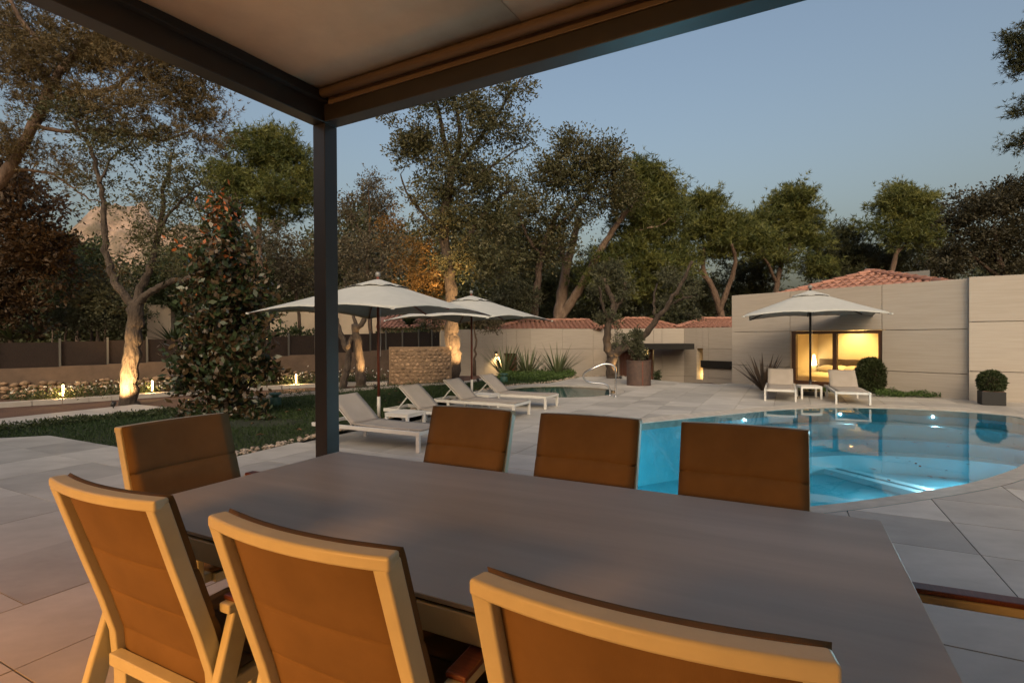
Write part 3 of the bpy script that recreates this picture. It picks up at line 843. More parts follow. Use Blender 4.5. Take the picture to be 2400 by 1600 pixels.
def make_chair():
    t = empty('dining_chair')
    HW = 0.25
    for s in (-1, 1):
        m = MB(); m.sweep([(s * (HW - .019), p.y, p.z) for p in BACK], 0.036, 0.042); m.build('back_upright', 'sand_frame', t, bevel=0.006)
        m = MB(); m.sweep([(s * .272, -.185, .650), (s * .276, -.26, .40), (s * .278, -.375, 0)], 0.030, 0.058); m.build('leg', 'sand_frame', t, bevel=0.008)
        m = MB(); m.sweep([(s * .272, .215, .650), (s * .276, .235, .40), (s * .278, .262, 0)], 0.030, 0.052); m.build('leg', 'sand_frame', t, bevel=0.008)
        m = MB(); m.sweep([(s * .272, -.235, .659), (s * .272, -.1, .664), (s * .272, .25, .656)], 0.042, 0.026); m.build('arm', 'sand_frame', t, bevel=0.006)
        m = MB(); m.sweep([(s * .272, -.220, .679), (s * .272, -.1, .684), (s * .272, .245, .676)], 0.050, 0.014); m.build('arm_pad', 'arm_wood', t, bevel=0.005)
        m = MB(); m.sweep([(s * .232, -.24, .425), (s * .232, .23, .440)], 0.034, 0.036); m.build('seat_rail', 'sand_frame', t, bevel=0.005)
    top = []
    for i in range(13):
        u = -1 + i / 6
        top.append((u * (HW - .001), -0.372 - 0.030 * (1 - u * u), 0.966))
    m = MB(); m.sweep(top, 0.028, 0.042, Vector((0, 0, 1))); m.build('top_rail', 'sand_frame', t, bevel=0.007)
    MB().b2((-.215, -.268, .395), (.215, -.232, .432)).build('rear_rail', 'sand_frame', t, bevel=0.004)
    MB().b2((-.215, .213, .418), (.215, .247, .452)).build('front_rail', 'sand_frame', t, bevel=0.004)
    def bp_(u):
        p, nr = back_pt(-0.012 + u * 0.985); return p, Vector((0, abs(nr.y), abs(nr.z) if nr.z > 0 else nr.z)), 0.030 * (1 - u) ** 1.5
    cushion(bp_, 40, 0.2455, 0.214, (0.36, 0.62, 0.86), th=0.012, depth_b=-0.004, f_off=0.028).build('back_sling', 'chair_fabric', t, True)
    def sp_(u):
        return Vector((0, -.215 + .45 * u, .452 - 0.012 * math.sin(math.pi * u) + .012 * u)), Vector((0, 0, 1)), 0.0
    cushion(sp_, 24, 0.228, 0.22, (0.25, 0.5, 0.75)).build('seat_sling', 'chair_fabric', t, True)
    return t
chair = make_chair()
CH = [(-1.575, 0.73, 1, 'sand framed dining chair at the near left, its brown sling back to the viewer'),
      (-0.865, 0.73, 1, 'sand framed dining chair in the middle of the near side of the table'),
      (-0.20, 0.73, 1, 'sand framed dining chair at the bottom centre, only its curved back showing'),
      (-1.515, 2.45, -1, 'brown dining chair across the table, leftmost of the far three'),
      (-0.85, 2.45, -1, 'brown dining chair across the table, middle of the far three'),
      (-0.17, 2.46, -1, 'brown dining chair across the table, rightmost of the far three, before the pool')]
for i, (a, b, s, lab) in enumerate(CH):
    c = chair if i == 0 else copy_tree(chair)
    c.location = W(a, b + s * 0.375); c.rotation_euler = (0, 0, ANG_U + (0 if s > 0 else math.pi) + random.uniform(-.012, .012))
    tag(c, lab, 'chair', 'dining chairs around the table')
c = copy_tree(chair); c.location = W(-2.59 + .375, 1.50); c.rotation_euler = (0, 0, ANG_U - math.pi / 2)
tag(c, 'brown dining chair at the left head of the table', 'chair', 'dining chairs around the table')
c = copy_tree(chair); c.location = W(0.42, 1.50); c.rotation_euler = (0, 0, ANG_U + math.pi / 2)
tag(c, 'dining chair at the right end of the table, only its arm showing', 'chair', 'dining chairs around the table')

# ================================================================== SUN LOUNGERS
def make_lounger():
    """axis +x from foot (x=0) to head; y across"""
    t = empty('sun_lounger'); Lx, Wy, z = 1.76, 0.57, 0.225
    for s in (-1, 1):
        MB().b2((0.0, s * Wy / 2 - .019, z - .024), (Lx, s * Wy / 2 + .019, z + .024)).build('side_rail', 'white_frame', t, bevel=0.004)
        for x in (0.03, 1.36):
            MB().b2((x - .025, s * Wy / 2 - .018, 0), (x + .025, s * Wy / 2 + .018, z - .0245)).build('leg', 'white_frame', t, bevel=0.004)
    MB().b2((0.005, -Wy / 2 + .023, z - .022), (0.045, Wy / 2 - .023, z + .022)).build('foot_rail', 'white_frame', t, bevel=0.004)
    MB().b2((Lx - .045, -Wy / 2 + .023, z - .022), (Lx - .005, Wy / 2 - .023, z + .022)).build('head_rail', 'white_frame', t, bevel=0.004)
    MB().b2((1.06, -Wy / 2 + .023, z - .018), (1.09, Wy / 2 - .023, z + .018)).build('cross_rail', 'white_frame', t)
    hx, ang, Lb = 1.10, R(41), 0.52
    hx_, hz = hx + math.cos(ang) * Lb, z + .03 + math.sin(ang) * Lb
    for s in (-1, 1):
        m = MB(); m.sweep([(hx, s * (Wy / 2 - .045), z + .03), (hx_, s * (Wy / 2 - .045), hz)], .022, .022, Vector((0, 1, 0))); m.build('back_frame', 'white_frame', t)
        m = MB(); q = 0.62; m.sweep([(hx + math.cos(ang) * Lb * q, s * (Wy / 2 - .06), z + math.sin(ang) * Lb * q), (1.55, s * (Wy / 2 - .06), z)], .018, .018, Vector((0, 1, 0))); m.build('prop', 'white_frame', t)
    nseg = 12
    def slg(pts, name):
        m = MB(); vs_ = []
        for p in pts:
            for i in range(7):
                u = -1 + i / 3; vs_.append((p[0], u * (Wy / 2 - .026), p[1] - 0.008 * (1 - u * u)))
        m.add(vs_, [(j * 7 + i, j * 7 + i + 1, j * 7 + i + 8, j * 7 + i + 7) for j in range(len(pts) - 1) for i in range(6)])
        o = m.build(name, 'lounger_fabric', t, True); sd = o.modifiers.new('thick', 'SOLIDIFY'); sd.thickness = 0.012
    slg([(0.012 + (hx - .012) * j / nseg, z + .034 + (-.012 * math.sin(math.pi * j / nseg))) for j in range(nseg + 1)], 'seat_sling')
    slg([(hx + math.cos(ang) * Lb * j / nseg - .01 * math.sin(math.pi * j / nseg), z + .036 + math.sin(ang) * Lb * j / nseg) for j in range(nseg + 1)], 'back_sling')
    return t
lg = make_lounger()
HEAD = ANG_U + math.pi
def put_l(first, foot, rz, lab, grp):
    o = lg if first else copy_tree(lg)
    o.location = (foot[0], foot[1], 0.0); o.rotation_euler = (0, 0, rz); tag(o, lab, 'sun lounger', grp)
GL = 'loungers in a row along the lawn'
for i, (a, b, lab) in enumerate(((-3.86, 5.34, 'white sun lounger nearest the pergola post'), (-3.95, 6.85, 'white sun lounger second from the pergola post, mostly behind a dining chair'),
                   (-4.03, 8.15, 'white sun lounger third from the pergola post, above the dining chairs'), (-4.03, 9.45, 'white sun lounger farthest from the pergola post, before the round whirlpool'))):
    w_ = W(a, b); put_l(i == 0, w_, HEAD + random.uniform(-.02, .02), lab, GL)
f1 = (G(1798, 939) + G(1860, 942)) / 2; f2 = (G(1966, 947) + G(2034, 950)) / 2
put_l(False, f1, R(63), 'white sun lounger before the spiky plant, left of the bedroom window', 'pair of loungers before the bedroom')
put_l(False, f2, R(66), 'white sun lounger before the round bush, right of the small table', 'pair of loungers before the bedroom')
def make_side_table():
    t = empty('side_table'); z = 0.28
    MB().b2((-.21, -.21, z - .012), (.21, .21, z)).build('table_top', 'white_frame', t, bevel=0.003)
    for s in (-1, 1):
        MB().b2((-.17, s * .19 - .016, z - .055), (.17, s * .19 + .016, z - .0125)).build('apron', 'white_frame', t)
        MB().b2((s * .19 - .016, -.17, z - .055), (s * .19 + .016, .17, z - .0125)).build('apron', 'white_frame', t)
        for s2 in (-1, 1):
            MB().b2((s * .19 - .02, s2 * .19 - .02, 0), (s * .19 + .02, s2 * .19 + .02, z - .0125)).build('leg', 'white_frame', t, bevel=0.003)
    return t
st = make_side_table()
for i, (p, rz, lab) in enumerate(((W(-5.0, 6.2), ANG_U, 'low white side table beside the lounger nearest the post'), (W(-5.2, 8.85), ANG_U, 'low white side table between the two farther loungers'),
                   ((G(1887, 935) + G(1924, 936)) / 2 + Vector((0.05, .25, 0)), R(-14), 'low white side table under the parasol by the bedroom window'))):
    o = st if i == 0 else copy_tree(st); o.location = (p.x, p.y, 0); o.rotation_euler = (0, 0, rz); tag(o, lab, 'side table', 'low white side tables')

# ================================================================== PARASOLS
def make_parasol(pole_m, S=1.45, ze=1.83, zt=2.36):
    t = empty('parasol')
    nr, na = 9, 32
    def zz(x, y):
        cheb = max(abs(x), abs(y)) / S
        rad = math.hypot(x, y) / S
        k = 0.72 * cheb + 0.28 * min(rad, 1.45)
        return zt - (zt - ze) * (k ** 1.08) - 0.02 * math.sin(math.pi * min(1, k))
    def canopy(r0, r1, dz=0.0, scallop=0.0):
        vs_, fs_ = [], []
        for i in range(nr + 1):
            f = r0 + (r1 - r0) * i / nr
            for k in range(na):
                a = 2 * math.pi * (k + .0) / na
                c_, s_ = math.cos(a), math.sin(a); sq = 1 / max(abs(c_), abs(s_))
                sagk = 1 - 0.02 * abs(math.sin(4 * a)) * (f ** 2)
                x, y = c_ * sq * S * f * sagk, s_ * sq * S * f * sagk
                z = zz(x, y) + dz + (scallop * abs(math.sin(4 * a)) * (i / nr) ** 2) + 0.02 * abs(math.sin(4 * a)) * f
                vs_.append((x, y, z))
        for i in range(nr):
            for k in range(na):
                fs_.append((i * na + k, i * na + na + k, i * na + na + (k + 1) % na, i * na + (k + 1) % na))
        return vs_, fs_
    m = MB(); m.add(*canopy(0.14, 1.0)); o = m.build('canopy', 'canvas', t)
    for p_ in o.data.polygons: p_.use_smooth = True
    sd = o.modifiers.new('thick', 'SOLIDIFY'); sd.thickness = 0.003
    m = MB(); m.add(*canopy(0.02, 0.27, 0.018, 0.016)); o2 = m.build('vent_cap', 'canvas', t, True); sd = o2.modifiers.new('thick', 'SOLIDIFY'); sd.thickness = 0.003
    m = MB(); m.tube([(0, 0, 0.35), (0, 0, zt + .05)], 0.024, 12); m.build('pole', pole_m, t, True)
    m = MB(); m.tube([(0, 0, 0.02), (0, 0, 0.36)], 0.03, 12); m.build('sleeve', 'white_frame' if pole_m == 'pole_wood' else 'dark_metal', t, True)
    m = MB(); m.lathe([(0, .095), (.034, .084), (.048, .052), (.036, .016), (.014, 0)], (0, 0, zt + .045), 16); m.build('finial', 'galv', t, True)
    m = MB(); m.lathe([(.024, .0), (.05, .0), (.05, .05), (.024, .06)], (0, 0, zt - .42), 16); hub = m.build('hub', pole_m, t, True)
    m = MB(); m.lathe([(.024, .0), (.05, .0), (.05, .05), (.024, .06)], (0, 0, zt - .06), 16); m.build('crown_hub', pole_m, t, True)
    for k in range(8):
        a = k * math.pi / 4; L = S * (math.sqrt(2) if k % 2 else 1.0) * 0.985
        e = (math.cos(a) * L, math.sin(a) * L, zz(math.cos(a) * L, math.sin(a) * L) - .016)
        md_ = (e[0] * .5, e[1] * .5, zz(e[0] * .5, e[1] * .5) - .022)
        m = MB(); m.sweep([(0, 0, zt - .04), md_, e], .02, .022, Vector((-math.sin(a), math.cos(a), 0))); m.build('rib', pole_m, t)
        m = MB(); m.sweep([(math.cos(a) * .03, math.sin(a) * .03, zt - .40), md_], .016, .02, Vector((-math.sin(a), math.cos(a), 0))); m.build('strut', pole_m, t)
        if k % 2:
            m = MB(); m.box((e[0], e[1], e[2] + .008), (.05, .05, .03), a); m.build('corner_pocket', 'canvas', t)
    m = MB(); m.tube([(0.04, 0, 1.05), (0.045, 0.01, 1.3), (0.035, 0.02, 1.55), (0.04, 0, zt - .4)], 0.004, 6); m.build('cord', 'white_frame', t)
    return t
ps = make_parasol('pole_wood')
bp1, bp2 = G(888, 978), G(1106, 924)
ps.location = (bp1.x, bp1.y, 0); ps.rotation_euler = (0, 0, ANG_U + R(2))
tag(ps, 'large off white parasol nearest the pergola post, wooden pole on the lawn', 'parasol', 'off white square parasols')
o = copy_tree(ps); o.location = (bp2.x, bp2.y, 0); o.rotation_euler = (0, 0, ANG_U - R(4))
tag(o, 'off white parasol with wooden pole before the uplit tree trunk', 'parasol', 'off white square parasols')
pr = make_parasol('black_slab', 1.36, 1.86, 2.40)
bp3 = G(1905, 926)
pr.location = (bp3.x, bp3.y + .1, 0); pr.rotation_euler = (0, 0, R(-27))
tag(pr, 'off white parasol with dark pole before the lit bedroom window', 'parasol', 'off white square parasols')
m = MB(); m.box((0, 0, 0.05), (.55, .55, .09)); m.build('base_block', 'black_slab', pr, bevel=0.012)

# ================================================================== BEDROOM PAVILION (right)
bd = empty('bedroom_pavilion'); tag(bd, 'low stone clad pavilion with lit bedroom window and clay tiled roof', 'building')
wn_ = Vector((-wd.y, wd.x))                    # points away from the deck (into the room)
if wn_.dot(Vector((1, 1))) < 0: wn_ = -wn_
angW = math.atan2(wd.y, wd.x); LW = (WB - WA).length
ZT = 2.55
def ws(px, py):                                # photograph pixel -> distance along the bedroom wall, height
    d = CAMR @ Vector(((px - 1200) / FPX, -(py - 800) / FPX, -1))
    A = np.array([[wd.x, -d.x], [wd.y, -d.y]]); s, k = np.linalg.solve(A, np.array([-WA.x, -WA.y]))
    return s, H + d.z * k
def C5(x, y): return (1650 + x / 3.136, 600 + y / 3.136)
def wallbox(m, s0, s1, d0, d1, z0, z1):
    c = WA + wd * ((s0 + s1) / 2) + wn_ * ((d0 + d1) / 2)
    return m.box((c.x, c.y, (z0 + z1) / 2), (s1 - s0, d1 - d0, z1 - z0), angW)
s1_, zj1 = ws(*C5(632, 553)); s2_, _ = ws(*C5(1307, 541)); _, zj2 = ws(*C5(400, 805))
zj1 = round(zj1, 3)
zj2 = round(zj2, 3)
wb = 0.10                                      # window bottom
G_ = 0.006
LW_ = LW + 0.0
for (s0, s1) in ((0, s1_), (s1_, s2_), (s2_, LW_ + .05)):
    wallbox(MB(), s0 + G_, s1 - G_, 0, .14, zj1 + G_, ZT).build('panel', 'stone_panel', bd, bevel=0.004, seg=1)
for (s0, s1) in ((0, s1_), (s2_, LW_ + .05)):
    wallbox(MB(), s0 + G_, s1 - G_, 0, .14, zj2 + G_, zj1 - G_).build('panel', 'stone_panel', bd, bevel=0.004, seg=1)
    wallbox(MB(), s0 + G_, s1 - G_, 0, .14, -.5, zj2 - G_).build('panel', 'stone_panel', bd, bevel=0.004, seg=1)
wallbox(MB(), s1_ + G_, s2_ - G_, 0, .14, -.5, wb - .03).build('panel', 'stone_panel', bd)
# core behind the cladding, around the opening
core = MB()
wallbox(core, .02, s1_ - .02, .145, .36, -.55, ZT - .02); wallbox(core, s2_ + .02, LW_ + .3, .145, .36, -.55, ZT - .02)
wallbox(core, s1_ - .02, s2_ + .02, .146, .36, zj1 + .02, ZT - .02)
wallbox(core, .02, .25, .36, 5.0, -.55, ZT - .02)
core.build('core_wall', 'plaster', bd)
# window
fr_w = empty('window'); fr_w.parent = bd
def wf(name, s0, s1, d0, d1, z0, z1, mt='brown_frame'):
    return wallbox(MB(), s0, s1, d0, d1, z0, z1).build(name, mt, fr_w)
wt_ = zj1 - .004; sm = (s1_ + s2_) / 2 + .01
wf('frame', s1_ + .02, s1_ + .12, .05, .17, wb, wt_); wf('frame', s2_ - .09, s2_ - .01, .05, .17, wb, wt_)
wf('frame', s1_ + .1205, s2_ - .0905, .052, .168, wt_ - .07, wt_); wf('frame', s1_ + .1205, s2_ - .0905, .052, .168, wb, wb + .09)
wf('mullion', sm - .045, sm + .045, .056, .160, wb + .0905, wt_ - .0705)
wf('reveal', s1_ + .004, s1_ + .0195, .0, .17, wb, wt_, 'plaster')
for a_, b_ in ((s1_ + .1205, sm - .0455), (sm + .0455, s2_ - .0905)):
    wallbox(MB(), a_, b_, .10, .108, wb + .0905, wt_ - .0705).build('pane', 'window_glass', fr_w)
# room shell
RF, RC, RD = -.42, 2.05, 4.6
rs0, rs1 = .26, LW_ + .25
def sh_(name, s0, s1, d0, d1, z0, z1, mt): return wallbox(MB(), s0, s1, d0, d1, z0, z1).build(name, mt, bd)
sh_('room_floor', rs0, rs1, .365, RD, RF - .1, RF, 'room_floor'); sh_('room_ceiling', rs0, rs1, .365, RD, RC, RC + .1, 'room_wall')
sh_('room_back_wall', rs0, rs1, RD, RD + .2, RF - .1, RC + .1, 'room_wall')
sh_('room_side_wall', rs0, rs0 + .1, .3655, RD - .001, RF, RC, 'room_wall'); sh_('room_side_wall', rs1, rs1 + .15, .3655, RD - .001, RF, RC, 'room_wall')
sh_('wall_pier', (rs0 + rs1) / 2 + .35, (rs0 + rs1) / 2 + .55, RD - .25, RD - .001, RF, RC, 'room_wall')
settle(bd, WA.to_3d())
# bedroom furniture: things of their own
def inroom(px, py, d):                          # pixel -> point on a plane d behind the wall
    o_ = WA + wn_ * d
    dd = CAMR @ Vector(((px - 1200) / FPX, -(py - 800) / FPX, -1))
    A = np.array([[wd.x, -dd.x], [wd.y, -dd.y]]); s, k = np.linalg.solve(A, np.array([-o_.x, -o_.y]))
    return s, H + dd.z * k
bL, _ = inroom(*C5(830, 880), RD - .3); bR, _ = inroom(*C5(1290, 880), RD - .3)
be = empty('bed'); tag(be, 'bed with cream linen and brown headboard seen through the bedroom window', 'bed')
hz0 = inroom(*C5(900, 790), RD - .1)[1]
bR = min(bR, rs1 - .2)
wallbox(MB(), bL, bR, RD - .16, RD - .01, RF, hz0 + .16).build('headboard', 'headboard', be, bevel=0.02)
wallbox(MB(), bL + .08, bR - .08, RD - 2.2, RD - .165, RF + .1, RF + .34).build('bed_base', 'headboard', be)
wallbox(MB(), bL + .06, bR - .06, RD - 2.22, RD - .17, RF + .345, RF + .60).build('mattress', 'linen', be, bevel=0.06, seg=3)
for k in range(4):
    s = bL + .35 + k * (bR - bL - .7) / 3
    m = MB(); c = WA + wd * s + wn_ * (RD - .42)
    M3 = Matrix.Rotation(angW, 3, 'Z') @ Matrix.Rotation(R(28), 3, 'X')
    m.lathe([(0, -.07), (.20, -.05), (.30, 0), (.20, .05), (0, .07)], n=16)
    m.v = [tuple(Vector((c.x, c.y, RF + .72)) + M3 @ Vector((v_[0], v_[1] * .7, v_[2]))) for v_ in m.v]
    m.build('pillow', 'linen' if k % 2 else 'pillow_grey', be, True)
settle(be, (WA + wd * bL + wn_ * (RD - 1)).to_3d() + Vector((0, 0, RF)))
ls, lz = inroom(*C5(770, 762), RD - .35)
ns = empty('nightstand'); tag(ns, 'small brown nightstand beside the bed inside the bedroom', 'nightstand')
wallbox(MB(), ls - .3, min(ls + .25, bL - .03), RD - .55, RD - .06, RF + .30, RF + .52).build('drawer_box', 'brown_frame', ns)
wallbox(MB(), ls - .28, min(ls + .22, bL - .05), RD - .5, RD - .1, RF, RF + .298).build('plinth', 'headboard', ns)
settle(ns, (WA + wd * ls + wn_ * (RD - .3)).to_3d() + Vector((0, 0, RF)))
lp = empty('bedside_lamp'); tag(lp, 'glowing bedside lamp with round shade left of the bed', 'lamp')
c = WA + wd * ls + wn_ * (RD - .3)
m = MB(); m.lathe([(.16, 0), (.22, -.34), (.215, -.34), (.155, 0)], (c.x, c.y, lz + .17), 20); m.build('lamp_shade', 'shade_lamp', lp, True)
m = MB(); m.tube([(c.x, c.y, RF + .522), (c.x, c.y, lz + .02)], [.05, .015], 10); m.build('stem', 'dark_metal', lp, True)
point_light('lamp_light', (c.x, c.y, lz), 90, (1.0, 0.62, 0.22), 0.10, lp)
settle(lp, (c.x, c.y, RF + .52))
for i, (fs, fd) in enumerate(((.24, .90), (.50, .90), (.74, .90), (.45, .45))):
    q = WA + wd * (rs0 + (rs1 - rs0) * fs) + wn_ * (RD * fd)
    m = MB(); m.lathe([(0, 0), (.05, 0), (.06, .008)], (q.x, q.y, RC - .010), 16); cl = m.build('ceiling_lamp', 'glow_warm', bd)
    sl = spot_light('lamp_light', (q.x, q.y, RC - .03), (q.x, q.y, 0), (300 if fd > .8 else 400), (1.0, 0.60, 0.18), (110 if fd > .8 else 140), 0.8, 0.05, bd)
    for o in (cl, sl): o.matrix_parent_inverse = Matrix.Translation(-bd.location)

# clay tiled hip roof of the pavilion: barrel tiles one by one
def barrel(L=0.40, r0=0.085, r1=0.07, n=6):
    m = MB(); vs_ = []
    for e, (x, r) in enumerate(((0, r0), (L, r1))):
        for th in (0, .014):
            for k in range(n + 1):
                a = math.pi * k / n; vs_.append((x, math.cos(a) * (r - th), math.sin(a) * (r - th) * .85 + (0.0 if e else .016)))
    k1 = n + 1; fs_ = []
    for k in range(n):
        fs_ += [(k, k + 1, 2 * k1 + k + 1, 2 * k1 + k), (k1 + k, 3 * k1 + k, 3 * k1 + k + 1, k1 + k + 1), (k, k1 + k, k1 + k + 1, k + 1)]
    return m.add(vs_, fs_)
_t = barrel().build('roof_tile', 'tile_clay'); tile_bar = _t.data; bpy.data.objects.remove(_t)
def hip_face(parent, e0, e1, apex0, apex1, single=True, mb=None, step=.205, row=.34, name='roof_tile'):
    """trapezoid face from eave e0-e1 up to apex0-apex1, covered with barrel tiles running up the slope"""
    e0, e1, apex0, apex1 = map(Vector, (e0, e1, apex0, apex1))
    u = (e1 - e0).normalized(); mid = (apex0 + apex1) / 2
    up = (mid - e0) - u * (mid - e0).dot(u); Hs = up.length; up.normalize(); nrm = u.cross(up)
    if nrm.z < 0: nrm = -nrm
    L = (e1 - e0).length; xa, xb = (apex0 - e0).dot(u), (apex1 - e0).dot(u)
    M = Matrix((up, u, nrm)).transposed()
    if M.determinant() < 0: M = Matrix((up, -u, nrm)).transposed()
    x = step / 2
    while x < L:
        if x < xa: hmax = Hs * x / xa
        elif x > xb: hmax = Hs * (L - x) / max(1e-3, L - xb)
        else: hmax = Hs
        y = -0.06
        while y < hmax - .05:
            p = e0 + u * x + up * y + nrm * .03
            if single:
                o = link(bpy.data.objects.new(name, tile_bar), parent)
                o.matrix_local = Matrix.Translation(p + nrm * random.uniform(0, .006)) @ M.to_4x4()
            else:
                mb.add([p + M @ Vector(v_.co) for v_ in tile_bar.vertices], [tuple(f_.vertices) for f_ in tile_bar.polygons])
            y += row
        x += step
    pl_ = MB(); pl_.add([e0, e1, apex1, apex0], [(0, 1, 2, 3)])
    return pl_
def hip_line(parent, a, b, single=True, mb=None, row=.34):
    a, b = Vector(a), Vector(b); d = (b - a); L = d.length; d.normalize(); u = d.cross(Vector((0, 0, 1))).normalized(); nrm = u.cross(d)
    if nrm.z < 0: nrm = -nrm
    M = Matrix((d, u, nrm)).transposed()
    if M.determinant() < 0: M = Matrix((d, -u, nrm)).transposed()
    y = -.05
    while y < L - .1:
        p = a + d * y + nrm * .07
        if single:
            o = link(bpy.data.objects.new('ridge_tile', tile_bar), parent); o.matrix_local = Matrix.Translation(p) @ M.to_4x4() @ Matrix.Scale(1.15, 4)
        else: mb.add([p + M @ (Vector(v_.co) * 1.15) for v_ in tile_bar.vertices], [tuple(f_.vertices) for f_ in tile_bar.polygons])
        y += row
# roof corners from the photograph, one and a half metres behind the parapet
def onwall(px, py, d):
    s, z = inroom(px, py, d); q = WA + wd * s + wn_ * d; return Vector((q.x, q.y, z))
e0 = onwall(*C5(530, 275), .55); e1 = onwall(*C5(1830, 215), .55)
zeave = 2.43; e0.z = zeave; e1.z = zeave
ap = onwall(*C5(1240, 136), 2.6); ap2 = ap + (wn_ * 1.2).to_3d()
rf = empty('roof'); rf.parent = bd; rf.matrix_parent_inverse = Matrix.Translation(-bd.location)
ff = hip_face(rf, e0, e1, ap - wd.to_3d() * .05, ap + wd.to_3d() * .05)
hip_line(rf, e0, ap); hip_line(rf, e1, ap)
bk0, bk1 = e0 + (wn_ * 5.2).to_3d(), e1 + (wn_ * 5.2).to_3d()
ff.add([e0, ap, ap2, bk0], [(0, 1, 2, 3)]); ff.add([e1, bk1, ap2, ap], [(0, 1, 2, 3)]); ff.add([bk0, ap2, bk1], [(0, 1, 2)])
ff.build('roof_deck', 'mortar', rf)
m = MB(); q = onwall(*C5(1510, 140), 3.2); m.box(q, (.9, .05, .18), angW); m.build('roof_panel', 'galv', rf)

# second, nearer wall on the right
rw = empty('garden_wall'); tag(rw, 'tall stone clad garden wall at the right edge of the photo', 'wall')
n3 = Vector((-WCD.y, WCD.x)); 
if n3.y < 0: n3 = -n3
ang3 = math.atan2(WCD.y, WCD.x); WS = WB - n3 * 0.12 - WCD * 0.02
ZR = 2.57
for k in range(4):
    for (z0, z1) in ((-.4, .60), (.612, 1.63), (1.642, ZR)):
        s0 = 0.0 + k * 2.6
        c = WS + WCD * (s0 + 1.3) + n3 * .11
        MB().box((c.x, c.y, (z0 + z1) / 2), (2.588, .22, z1 - z0), ang3).build('panel', 'stone_panel', rw, bevel=0.004, seg=1)
c = WS + WCD * 5.2 + n3 * .42; MB().box((c.x, c.y, 1.05), (10.3, .38, 2.9), ang3).build('core_wall', 'plaster', rw)
settle(rw, WS.to_3d())

# ================================================================== ENTRANCE BUILDING (centre, floor lower than the deck)
eb = empty('entrance_building'); tag(eb, 'long sunken stone clad building with clay tiled roofs and dark entrance canopy', 'building')
DB = 21.0
def C4(x, y): return (1050 + x / 3.36, 600 + y / 3.36)
def cw(x, D): p = P(*C4(x, 575), D); return Vector((p.x, D))
ZE = 1.72; ZEF = -1.15
joints = (0.88, -0.28)
def wallrun(p, q, nsp, openings=(), z1=ZE):
    """panels from p to q (plan points, front face), nsp columns; openings = list of (s0,s1,ztop,zbot)"""
    d = (q - p); L = d.length; d.normalize(); n_ = Vector((-d.y, d.x))
    if n_.y < 0: n_ = -n_
    an = math.atan2(d.y, d.x)
    cols = sorted(set([0, L] + [L * k / nsp for k in range(nsp + 1)] + [s for o_ in openings for s in o_[:2]]))
    cols = [c for i, c in enumerate(cols) if i == 0 or c - cols[i - 1] > .05 or any(abs(c - s) < 1e-6 for o_ in openings for s in o_[:2])]
    zs = [ZEF] + [z for z in (joints[1], joints[0])] + [z1]
    for i in range(len(cols) - 1):
        s0, s1 = cols[i], cols[i + 1]; mid = (s0 + s1) / 2
        op = [o_ for o_ in openings if o_[0] - 1e-6 <= mid <= o_[1] + 1e-6]
        for z0, zz1 in zip(zs[:-1], zs[1:]):
            segs = [(z0, zz1)]
            for o_ in op:
                ns_ = []
                for a_, b_ in segs:
                    if b_ <= o_[3] or a_ >= o_[2]: ns_.append((a_, b_)); continue
                    if a_ < o_[3]: ns_.append((a_, o_[3]))
                    if b_ > o_[2]: ns_.append((o_[2], b_))
                segs = ns_
            for a_, b_ in segs:
                if b_ - a_ < .03: continue
                c = p + d * mid + n_ * .09
                MB().box((c.x, c.y, (a_ + b_) / 2), (s1 - s0 - .010, .18, b_ - a_ - .010), an).build('panel', 'stone_panel', eb)
    c = p + d * (L / 2) + n_ * .5
    full = [(0, L)]
    for o_ in openings:
        full = [x for a_, b_ in full for x in ((a_, o_[0] - .01), (o_[1] + .01, b_)) if x[1] - x[0] > .02]
    for a_, b_ in full:
        c = p + d * ((a_ + b_) / 2) + n_ * .30
        MB().box((c.x, c.y, (ZEF + z1) / 2 - .02), (b_ - a_, .22, z1 - ZEF - .04), an).build('core_wall', 'plaster', eb)
    for o_ in openings:
        c = p + d * ((o_[0] + o_[1]) / 2) + n_ * .30
        MB().box((c.x, c.y, (o_[2] + .01 + z1) / 2), (o_[1] - o_[0], .22, z1 - o_[2] - .04), an).build('core_wall', 'plaster', eb)
    return d, n_, an
# plan points, left to right
p0 = cw(-60, 23.2); p1 = cw(650, 21.4); p2 = cw(1142, 22.6); p3 = cw(1340, 23.2)
d0, n0_, a0_ = None, None, None
def along(p, q, x, D0):            # distance along p-q for crop pixel x
    dd = CAMR @ Vector(((C4(x, 0)[0] - 1200) / FPX, 0, -1)); d = (q - p).normalized()
    A = np.array([[d.x, -dd.x], [d.y, -dd.y]]); s, k = np.linalg.solve(A, -np.array(p)); return s
sA, sB = along(p0, p1, 430, 0), along(p0, p1, 540, 0)
zdoor = P(*C4(0, 768), 21.8).z
dd, nn_, an_ = wallrun(p0, p1, 4, [(sA, sB, zdoor, ZEF)])
# recessed door in the left wing
c = p0 + dd * ((sA + sB) / 2) + nn_ * .42
MB().box((c.x, c.y, (zdoor + ZEF) / 2), (sB - sA, .06, zdoor - ZEF), an_).build('door', 'door_wood', eb)
for s_ in (sA, sB):
    c = p0 + dd * s_ + nn_ * .25; MB().box((c.x, c.y, (zdoor + ZEF) / 2), (.02, .34, zdoor - ZEF), an_).build('door_jamb', 'plaster', eb)
wallrun(p1, p2, 2); wallrun(p2, p3, 1)
